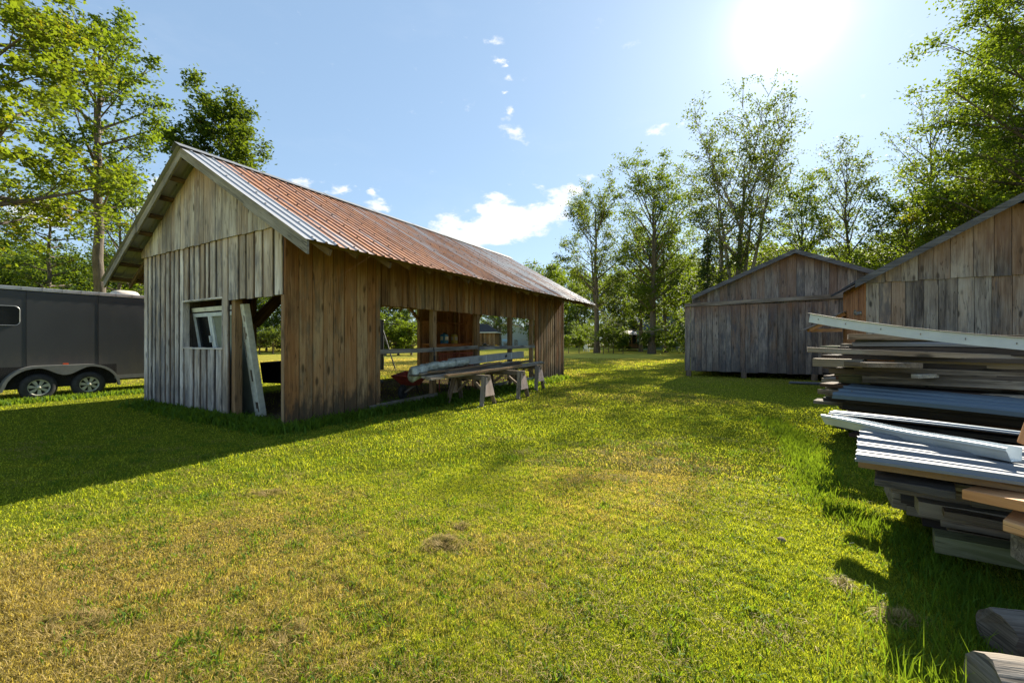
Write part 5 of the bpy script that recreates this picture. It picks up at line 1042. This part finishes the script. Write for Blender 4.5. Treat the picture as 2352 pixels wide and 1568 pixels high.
def tree_data(key, seed, H, R0, base, nl, nleaf, size, leaf='leaf', bark='bark', up=.7, shape='oval', r0=.2, lean=(0, 0), nsub=6, clump=.34, maple=False, fork=0, twiggy=2, flat=.6):
    if key in TREE_CACHE: return TREE_CACHE[key]
    rg = np.random.RandomState(seed); K = 12; tt = np.linspace(0, 1, K + 1); wob = np.cumsum(rg.normal(0, .012 * H / 3, (K + 1, 2)), 0); wob[:3] *= [[0], [.3], [.6]]
    tr_ = np.stack([wob[:, 0] + lean[0] * tt ** 1.3 * H, wob[:, 1] + lean[1] * tt ** 1.3 * H, tt * H * .96], 1); rad = r0 * (1 - tt * .9) ** .85; rad[0] *= 1.35
    lines = [(tr_, rad)]; fine_ = []; ctr = []; leaders = [(tr_, rad, 0)]
    for f in range(fork):
        i0 = int(K * rg.uniform(base * .75, base + .1)); az = rg.uniform(0, 6.28) + f * 3.14; sp = R0 * rg.uniform(.35, .6); q = tt[:K - i0 + 1] / tt[K - i0]
        p = tr_[i0] + np.stack([np.cos(az) * sp * q ** .7, np.sin(az) * sp * q ** .7, (H * rg.uniform(.82, .95) - tr_[i0][2]) * q], 1); rr = rad[i0] * .72 * (1 - q * .88); lines.append((p, rr)); leaders.append((p, rr, i0 / K))
    def env(t):
        x = (t - base) / (1 - base); x = min(max(x, 0.0), 1.0)
        if shape == 'oval': return R0 * (.35 + .65 * math.sin(math.pi * min(1, x * .85 + .12)))
        if shape == 'vase': return R0 * (.30 + .70 * math.sin(math.pi * min(1, x ** 1.35 * .80 + .06)))
        if shape == 'col': return R0 * (.55 + .45 * math.sin(math.pi * x)) * (1 - .45 * x)
        if shape == 'round': return R0 * max(.25, math.sqrt(max(0, 1 - (2 * x - .85) ** 2 / 1.33)))
        if shape == 'full': return R0 * (1 - .55 * x ** 2)
        return R0 * (1 - x)
    ga_ = rg.uniform(0, 6)
    for i in range(nl):
        t = base + (.985 - base) * (i + rg.uniform(0, 1)) / nl; ld = leaders[rg.randint(len(leaders))] if t > base + .1 else leaders[0]
        P, rr_, _ = ld; zf = t * H * .96
        if zf < P[0][2]: P, rr_ = tr_, rad
        j = min(len(P) - 2, max(0, np.searchsorted(P[:, 2], zf) - 1)); fr = min(1, max(0, (zf - P[j][2]) / max(1e-3, P[j + 1][2] - P[j][2]))); st = P[j] * (1 - fr) + P[j + 1] * fr; rb_ = (rr_[j] * (1 - fr) + rr_[j + 1] * fr)
        ga_ += 2.4 + rg.normal(0, .35); x = (t - base) / (1 - base); elev = (up * (.55 + .75 * x)) + rg.normal(0, .12); L = env(t) * rg.uniform(.72, 1.12) / max(.35, math.cos(min(1.3, elev))) * .92; L = min(L, R0 * 1.5)
        d = np.array([math.cos(ga_) * math.cos(elev), math.sin(ga_) * math.cos(elev), math.sin(elev)]); q = np.linspace(0, 1, 5); cv = rg.normal(0, .06, 3) * L
        pl = st + d * L * q[:, None] + cv * (q ** 2)[:, None] + np.array([0, 0, .12 * L]) * (q ** 2)[:, None]
        rl = min(rb_ * .6, .02 + .020 * L) * (1 - q * .85) + .004; lines.append((pl, rl))
        ns = max(2, int(nsub * (.5 + .5 * L / R0)))
        for k in range(ns):
            s_ = rg.uniform(.22, 1.0) if k else 1.0; a_ = s_ * 4; ja = min(3, int(a_)); sp_ = pl[ja] + (pl[ja + 1] - pl[ja]) * (a_ - ja); e1, e2 = _perp(d); w1 = rg.uniform(0, 6.28)
            dd = d * rg.uniform(.5, 1.0) + (e1 * math.cos(w1) + e2 * math.sin(w1) * .7) * rg.uniform(.4, 1.0) + np.array([0, 0, .15]); dd /= np.linalg.norm(dd); l2 = L * rg.uniform(.22, .46) * (1.15 - .5 * s_) + .25
            qq = np.linspace(0, 1, 4); p2 = sp_ + dd * l2 * qq[:, None] + rg.normal(0, .03, 3) * l2 * (qq ** 2)[:, None]; fine_.append((p2, (.010 + .006 * l2) * (1 - .8 * qq) + .003))
            for z_ in range(twiggy):
                c_ = p2[rg.randint(1, 4)]; w3 = rg.normal(0, 1, 3); w3[2] = abs(w3[2]) * .6; w3 /= np.linalg.norm(w3); ctr.append((c_ + w3 * rg.uniform(.15, .55) * clump * 1.6)); 
                if twiggy > 1 and z_ % 2 == 0: fine_.append((np.stack([c_, c_ + (ctr[-1] - c_) * .6, ctr[-1]]), np.array([.007, .005, .003])))
            ctr.append(p2[-1])
    ctr = np.array(ctr); pick = rg.randint(0, len(ctr), nleaf); Cn = ctr[pick] + rg.normal(0, 1, (nleaf, 3)) * np.array([clump, clump, clump * flat]) * rg.uniform(.35, 1.0, (nleaf, 1)); Cn = Cn[Cn[:, 2] > .3]
    kz = H / np.percentile(Cn[:, 2], 99.95); Cn[:, 2] *= kz; ax_ = np.stack([np.interp(Cn[:, 2], tr_[:, 2] * kz, tr_[:, 0]), np.interp(Cn[:, 2], tr_[:, 2] * kz, tr_[:, 1])], 1); kr = min(1.25, R0 / np.percentile(np.linalg.norm(Cn[:, :2] - ax_, axis=1), 97)); Cn[:, :2] *= kr
    kk = np.array([kr, kr, kz]); lines = [(p * kk, r) for p, r in lines]; fine_ = [(p * kk, r) for p, r in fine_]
    v1, f1 = _tubes(lines, 9); v2, f2 = _tubes(fine_, 3); me1 = npmesh('trunk', np.concatenate([v1, v2]), np.concatenate([f1, f2 + len(v1)]), [M[bark]], smooth=True)
    me2 = leafmesh('crown', Cn, size, M[leaf], rg, maple=maple); TREE_CACHE[key] = (me1, me2); return me1, me2
def put_tree(name, data, loc, rz=0, sc=(1, 1, 1), label=None, cat='tree', group=None):
    r_ = empty(name, loc, rz, label, cat, group); r_.scale = sc if hasattr(sc, '__len__') else (sc,) * 3
    link('trunk', data[0], r_); link('crown', data[1], r_); return r_
def ptree(name, key, x, Y, ytop, Rw, label, seed, group=None, z=None, rz=0, **k):
    """one custom tree: stands at depth Y under picture column x, top at picture row ytop"""
    g_ = Vector((gw(x, Y), Y, gz(0, Y))); H = CH + (HY - ytop) / F * Y - g_.z; return put_tree(name, tree_data(key, seed, H, Rw, **k), g_, rz, 1, label, group=group)
FG = 'tall trees beyond the lawn'
# left side
put_tree('maple_tree', tree_data('m1', 101, 15.0, 3.5, base=.33, nl=40, nleaf=22000, size=.135, leaf='leafyellow', up=.35, shape='full', r0=.26, nsub=9, clump=.36, maple=True), (-15.8, 11.6, 0), 0, 1, 'yellow-green maple with hanging leafy branches at the left edge, over the trailer')
ptree('tall_maple', 'm2', 219, 18.5, -12, 2.6, 'tall slender maple with a long bare trunk just left of the shed roof', 102, base=.42, nl=32, nleaf=11000, size=.135, leaf='leafbright', up=.62, shape='oval', r0=.25, nsub=7, clump=.32, maple=True, lean=(.02, 0), fork=1)
ptree('dark_tree', 'm3', 111, 27, 395, 3.4, 'straight dark tree with a thin trunk between the maples on the left', 103, base=.35, nl=26, nleaf=7000, size=.19, leaf='leafdark', up=.25, shape='oval', r0=.17, nsub=6, clump=.45, flat=.35)
ptree('round_maple', 'm4', 503, 27, 200, 3.2, 'dense round dark green maple rising behind the shed roof', 104, base=.22, nl=50, nleaf=30000, size=.18, leaf='leafdark', up=.6, shape='round', r0=.30, nsub=9, clump=.42, maple=True)
ptree('young_maple', 'm5', 272, 25, 330, 2.5, 'thin light green tree right behind the tall maple trunk', 105, base=.25, nl=26, nleaf=3800, size=.15, leaf='leafbright', up=.6, shape='oval', r0=.13, nsub=6, clump=.36)
ptree('young_tree', 'm6', 318, 30, 380, 2.9, 'light green tree between the tall maple and the shed eave', 106, base=.2, nl=26, nleaf=5000, size=.17, leaf='leaf', up=.6, shape='oval', r0=.14, nsub=6, clump=.42)
# right centre
ptree('tall_tree', 'c1', 1371, 53, 415, 5.2, 'tall grey-green tree nearest the far end of the shed roof', 111, FG, base=.26, nl=40, nleaf=15000, size=.25, leaf='leafgrey', up=.75, shape='oval', r0=.36, nsub=8, clump=.55, fork=1)
ptree('tall_tree', 'c2', 1497, 50, 345, 5.3, 'tall full green tree in the middle of the far row with a thick dark trunk', 112, FG, base=.22, nl=46, nleaf=17000, size=.26, leaf='leaf', up=.85, shape='oval', r0=.42, nsub=8, clump=.55, maple=False, fork=1)
ptree('tall_tree', 'c3', 1472, 57, 520, 3.6, 'shorter leafy tree just left of the thick dark trunk in the far row', 113, FG, base=.15, nl=34, nleaf=9000, size=.28, leaf='leaf', up=.6, r0=.27, clump=.6)
ptree('tall_tree', 'c4', 1530, 54, 505, 4.2, 'green tree between the thick dark trunk and the middle barn', 114, FG, base=.15, nl=34, nleaf=11000, size=.28, leaf='leafbright', up=.6, r0=.24, clump=.62)
ptree('tall_maple', 'c5', 1684, 35, 205, 5.2, 'tallest sparse tree with forked grey trunks behind the middle barn', 115, FG, base=.34, nl=44, nleaf=15000, size=.20, leaf='leafgrey', bark='barklight', up=1.0, shape='vase', r0=.36, nsub=9, clump=.42, fork=3, lean=(.035, 0), twiggy=3)
ptree('tall_maple', 'c6', 1656, 36, 330, 3.6, 'second tall trunk just left of the tallest tree behind the middle barn', 116, FG, base=.32, nl=34, nleaf=9000, size=.22, leaf='leafgrey', bark='barklight', up=.8, shape='vase', r0=.26, nsub=7, clump=.45, fork=1)
ptree('pale_tree', 'c7', 1838, 42, 392, 3.7, 'light green airy tree right of the tallest tree', 117, FG, base=.25, nl=36, nleaf=12000, size=.24, leaf='leaf', up=.85, r0=.22, clump=.5)
ptree('slender_tree', 'c8', 1946, 33, 312, 2.5, 'slender dark airy tree rising above the right end of the middle barn roof', 118, FG, base=.28, nl=34, nleaf=6500, size=.19, leaf='leafgrey', up=.95, r0=.21, shape='oval', clump=.34)
ptree('sparse_tree', 'c9', 2118, 26, 190, 2.3, 'sparse tree with bare looking upright twigs left of the big right hand tree', 119, FG, base=.35, nl=28, nleaf=3600, size=.16, leaf='leafgrey', up=.9, r0=.18, shape='vase', clump=.30, lean=(.03, 0))
ptree('big_tree', 'c10', 2440, 19.5, -190, 5.1, 'biggest dense tree at the right edge, taller than the picture', 120, FG, base=.12, nl=84, nleaf=74000, size=.16, leaf='leafbright', up=.5, r0=.26, shape='full', nsub=10, clump=.46)
ptree('yellowing_tree', 'c11', 2215, 22, 395, 3.3, 'bushy yellow-green tree over the roof of the near barn', 121, FG, base=.08, nl=40, nleaf=24000, size=.15, leaf='leafyellow', up=.5, r0=.18, shape='full', nsub=8, clump=.42)
ptree('yellowing_tree', 'c12', 2075, 27, 425, 2.9, 'reddish and green bushy tree between the two barn roofs', 122, FG, base=.10, nl=36, nleaf=13000, size=.19, leaf='leaf', up=.55, r0=.17, shape='oval', nsub=8, clump=.42)
ptree('big_tree', 'c13', 2330, 25, 95, 3.8, 'tall dense green tree filling the gap left of the biggest right hand tree', 123, FG, base=.12, nl=60, nleaf=34000, size=.18, leaf='leafbright', up=.55, r0=.22, shape='full', nsub=9, clump=.46)
# spruce
def spruce_data(key, seed, H, R0):
    rg = np.random.RandomState(seed); C = []; lines = [(np.stack([np.zeros(8), np.zeros(8), np.linspace(0, H, 8)], 1), np.linspace(.16, .02, 8))]; fine_ = []
    for i in range(120):
        t = .06 + .93 * i / 120; L = R0 * (1 - t) ** .85 * rg.uniform(.75, 1.1) + .1; a = rg.uniform(0, 6.28); p0 = np.array([0, 0, t * H]); d = np.array([math.cos(a), math.sin(a), -.25]); q = np.linspace(0, 1, 4); p = p0 + d * L * q[:, None] + np.array([0, 0, .15 * L]) * (q ** 2)[:, None]; fine_.append((p, .02 * (1 - q) + .004))
        m = int(30 * L / R0) + 8; s_ = rg.uniform(.15, 1, m)[:, None]; C.append(p0 + d * L * s_ + rg.normal(0, 1, (m, 3)) * [.16, .16, .12])
        
    C = np.concatenate(C); v1, f1 = _tubes(lines, 8); v2, f2 = _tubes(fine_, 3)
    return npmesh('trunk', np.concatenate([v1, v2]), np.concatenate([f1, f2 + len(v1)]), [M['bark']], smooth=True), leafmesh('crown', C, .34, M['needle'], rg, aspect=.35)
put_tree('spruce_tree', spruce_data('s', 7, 10.0, 2.0), (gw(1625, 33), 33, 0), 0, 1, 'dark narrow spruce left of the forked grey trunks behind the middle barn')
# archetypes for the wood behind
arch = [tree_data('a%d' % i, 200 + i, 13, 4.2, base=(.12, .25, .10, .2)[i], nl=34, nleaf=(7500, 5500, 8000, 6000)[i], size=.34, leaf=('leaf', 'leafgrey', 'leafdark', 'leafbright')[i], up=(.6, .8, .45, .7)[i], shape=('oval', 'oval', 'full', 'round')[i], r0=.2, clump=.7, twiggy=1) for i in range(4)]
def forest(lst, group, label, hgt, seed, kinds=(0, 1, 2, 3)):
    rg = random.Random(seed)
    for (x, Y, ytop) in lst:
        g_ = Vector((gw(x, Y), Y, gz(0, Y))); H = CH + (HY - ytop) / F * Y - g_.z; k = H / 13.2; kr = max(k, .55) * rg.uniform(.85, 1.2)
        put_tree('forest_tree', arch[rg.choice(kinds)], g_, rg.uniform(0, 6.28), (kr, kr, k), label, group=group)
GL = 'trees of the wood on the left behind the trailer'
forest([(-150, 33, 480), (-40, 30, 530), (30, 36, 555), (75, 31, 580), (150, 35, 585), (190, 30, 600), (235, 38, 580), (300, 33, 590), (350, 40, 580), (20, 44, 530), (-90, 46, 480), (120, 45, 560), (390, 36, 620), (270, 46, 560), (-230, 34, 460), (340, 46, 540)], GL, 'leafy tree of the wood on the left, rising behind the trailer roof', 0, 1, (2, 2, 2, 0))
GB = 'trees of the wood behind the open shed'
forest([(455, 60, 640), (520, 62, 620), (580, 66, 640), (612, 60, 655), (650, 64, 640), (700, 62, 640), (760, 66, 640), (815, 60, 660), (870, 62, 680), (905, 66, 672), (948, 62, 690), (990, 70, 640), (1040, 72, 660)], GB, 'leafy tree of the wood beyond the back lawn, seen behind and through the shed', 0, 2, (0, 2, 0, 3))
GC = 'trees of the wood beyond the houses'
forest([(1075, 105, 690), (1120, 108, 700), (1165, 110, 690), (1210, 108, 690), (1248, 84, 590), (1262, 96, 620), (1300, 100, 600), (1325, 78, 640), (1345, 96, 620), (1405, 84, 620), (1430, 100, 600), (1450, 80, 630), (1520, 84, 600), (1560, 78, 570), (1590, 80, 590), (1625, 70, 600)], GC, 'leafy tree of the far wood between the shed and the middle barn', 0, 3, (0, 1, 3, 0))
GR = 'trees of the wood behind the two barns'
forest([(1620, 52, 635), (1660, 50, 625), (1715, 48, 595), (1760, 46, 555), (1800, 48, 565), (1860, 46, 575), (1900, 48, 595), (1960, 44, 585), (1995, 40, 565), (2040, 42, 555), (2100, 38, 535), (2160, 36, 515), (2250, 32, 450), (1730, 62, 555), (1800, 60, 535), (1890, 58, 555), (2010, 54, 545), (2320, 32, 320), (2440, 30, 200)], GR, 'leafy tree of the wood rising behind the barn roofs on the right', 0, 4, (0, 1, 3, 0))
# trees seen through the shed and small ones on the lawn
ptree('garden_tree', 'g1', 1148, 78, 655, 5.0, 'light green tree with twin trunks in front of the pale blue house', 131, base=.28, nl=34, nleaf=6000, size=.30, leaf='leafbright', bark='barklight', up=.7, r0=.35, clump=.6, fork=1)
def small(name, x, Y, ytop, Rw, label, seed, group=None, leaf='leaf', n=1800, base=.35, size=.12, r0=.05, cat='tree', nl=16):
    g_ = Vector((gw(x, Y), Y, gz(0, Y))); H = CH + (HY - ytop) / F * Y - g_.z
    return put_tree(name, tree_data('sm%d' % seed, seed, H, Rw, base=base, nl=nl, nleaf=n, size=size, leaf=leaf, up=.6, r0=r0, nsub=4, clump=.22, shape='round', twiggy=1), g_, 0, 1, label, cat, group)
small('apple_tree', 596, 48, 752, 1.5, 'small pale apple tree on the back lawn, left one seen through the shed doorway', 141, 'apple trees on the back lawn', 'leafgrey', 3000, .35, .17, .10, nl=20)
small('apple_tree', 627, 49, 742, 1.6, 'small pale apple tree on the back lawn, right one seen through the shed doorway', 142, 'apple trees on the back lawn', 'leafgrey', 3000, .35, .17, .10, nl=20)
for i, (x, yt, lb) in enumerate(((885, 715, 'leftmost of the bushy fruit trees seen through the left opening of the shed'), (915, 738, 'middle one of the bushy fruit trees seen through the left opening of the shed'), (945, 728, 'rightmost of the bushy fruit trees seen through the left opening of the shed'))):
    small('fruit_tree', x, 44 + i, yt, 2.3, lb, 151 + i, 'bushy fruit trees seen through the shed', 'leafbright', 6500, .12, .20, .12, nl=26)
SG = 'young saplings in a row beyond the lawn'
for i, (x, yt, Y, sz) in enumerate(((1306, 765, 52, .9), (1330, 766, 52, .8), (1386, 755, 50, 1.5), (1409, 750, 51, 1.2), (1431, 768, 50, .7), (1490, 758, 50, 1.2), (1521, 756, 51, 1.3), (1569, 762, 49, 1.1), (1345, 745, 60, 1.9))):
    small('sapling', x, Y, yt, sz, ('first', 'second', 'third', 'fourth', 'fifth', 'sixth', 'seventh', 'eighth', 'bushy background')[i] + ' young tree from the left in the row of saplings beyond the lawn', 160 + i, SG, ('leaf', 'leafbright')[i % 2], 1800, .42, .17, .05)
def bush(x, Y, w_, h_, label, seed, leaf='leafdark', n=5000, size=.18, group=None, name='bush'):
    g_ = Vector((gw(x, Y), Y, gz(0, Y)))
    return put_tree(name, tree_data('b%d' % seed, seed, h_, w_, base=.05, nl=30, nleaf=n, size=size, leaf=leaf, up=.6, shape='round', r0=.06, nsub=5, clump=.35, twiggy=1), g_, 0, 1, label, 'bush', group)
bush(1398, 55, 2.5, 5.2, 'dark rounded bush at the right of the tall grey-green tree', 171)
bush(1422, 60, 2.0, 3.6, 'dark bush at the left side of the gazebo', 172)
bush(1340, 66, 3.0, 5.0, 'dull green bush behind the first tall trunks of the far row', 173, 'leaf')
bush(1300, 76, 3.0, 4.2, 'pale bush by the lane beyond the shed end', 174, 'leafgrey'); bush(1500, 60, 2.8, 2.6, 'low bush under the thick dark trunk of the far row', 175, 'leafdark')
bush(1610, 30, 1.6, 3.2, 'dark bush behind the left corner of the middle barn', 176, 'leafdark')
HB = 'dark undergrowth along the edge of the left wood'
for i, (x, Y) in enumerate(((-200, 27), (-60, 26), (40, 27), (130, 27), (210, 26), (300, 29), (380, 33))): bush(x, Y, 2.6, 4.4 + (i % 3) * .5, 'undergrowth bush at the edge of the left wood behind the trailer', 181 + i % 3, 'leafdark', 6500, .17, HB)
HC = 'bushes along the far edge of the back lawn'
for i in range(9): bush(440 + i * 62, 56, 3.0, 3.6 + (i % 3) * .6, 'bush along the far edge of the back lawn, behind the shed', 185 + i % 3, ('leafdark', 'leaf', 'leafdark')[i % 3], 5000, .22, HC)
HD = 'bushes along the wood behind the barns'
for i in range(9): bush(1585 + i * 95, 40 - i * .6, 3.2, 4.6, 'bush at the edge of the wood behind the two barns', 189 + i % 2, ('leaf', 'leafbright')[i % 2], 6000, .22, HD)
HF = 'bushes below the far wood'
for i in range(8): bush(1245 + i * 45, 82 + (i % 3) * 4, 3.6, 4.5, 'bush below the far wood between the shed and the middle barn', 192 + i % 2, ('leaf', 'leafgrey')[i % 2], 4500, .28, HF)
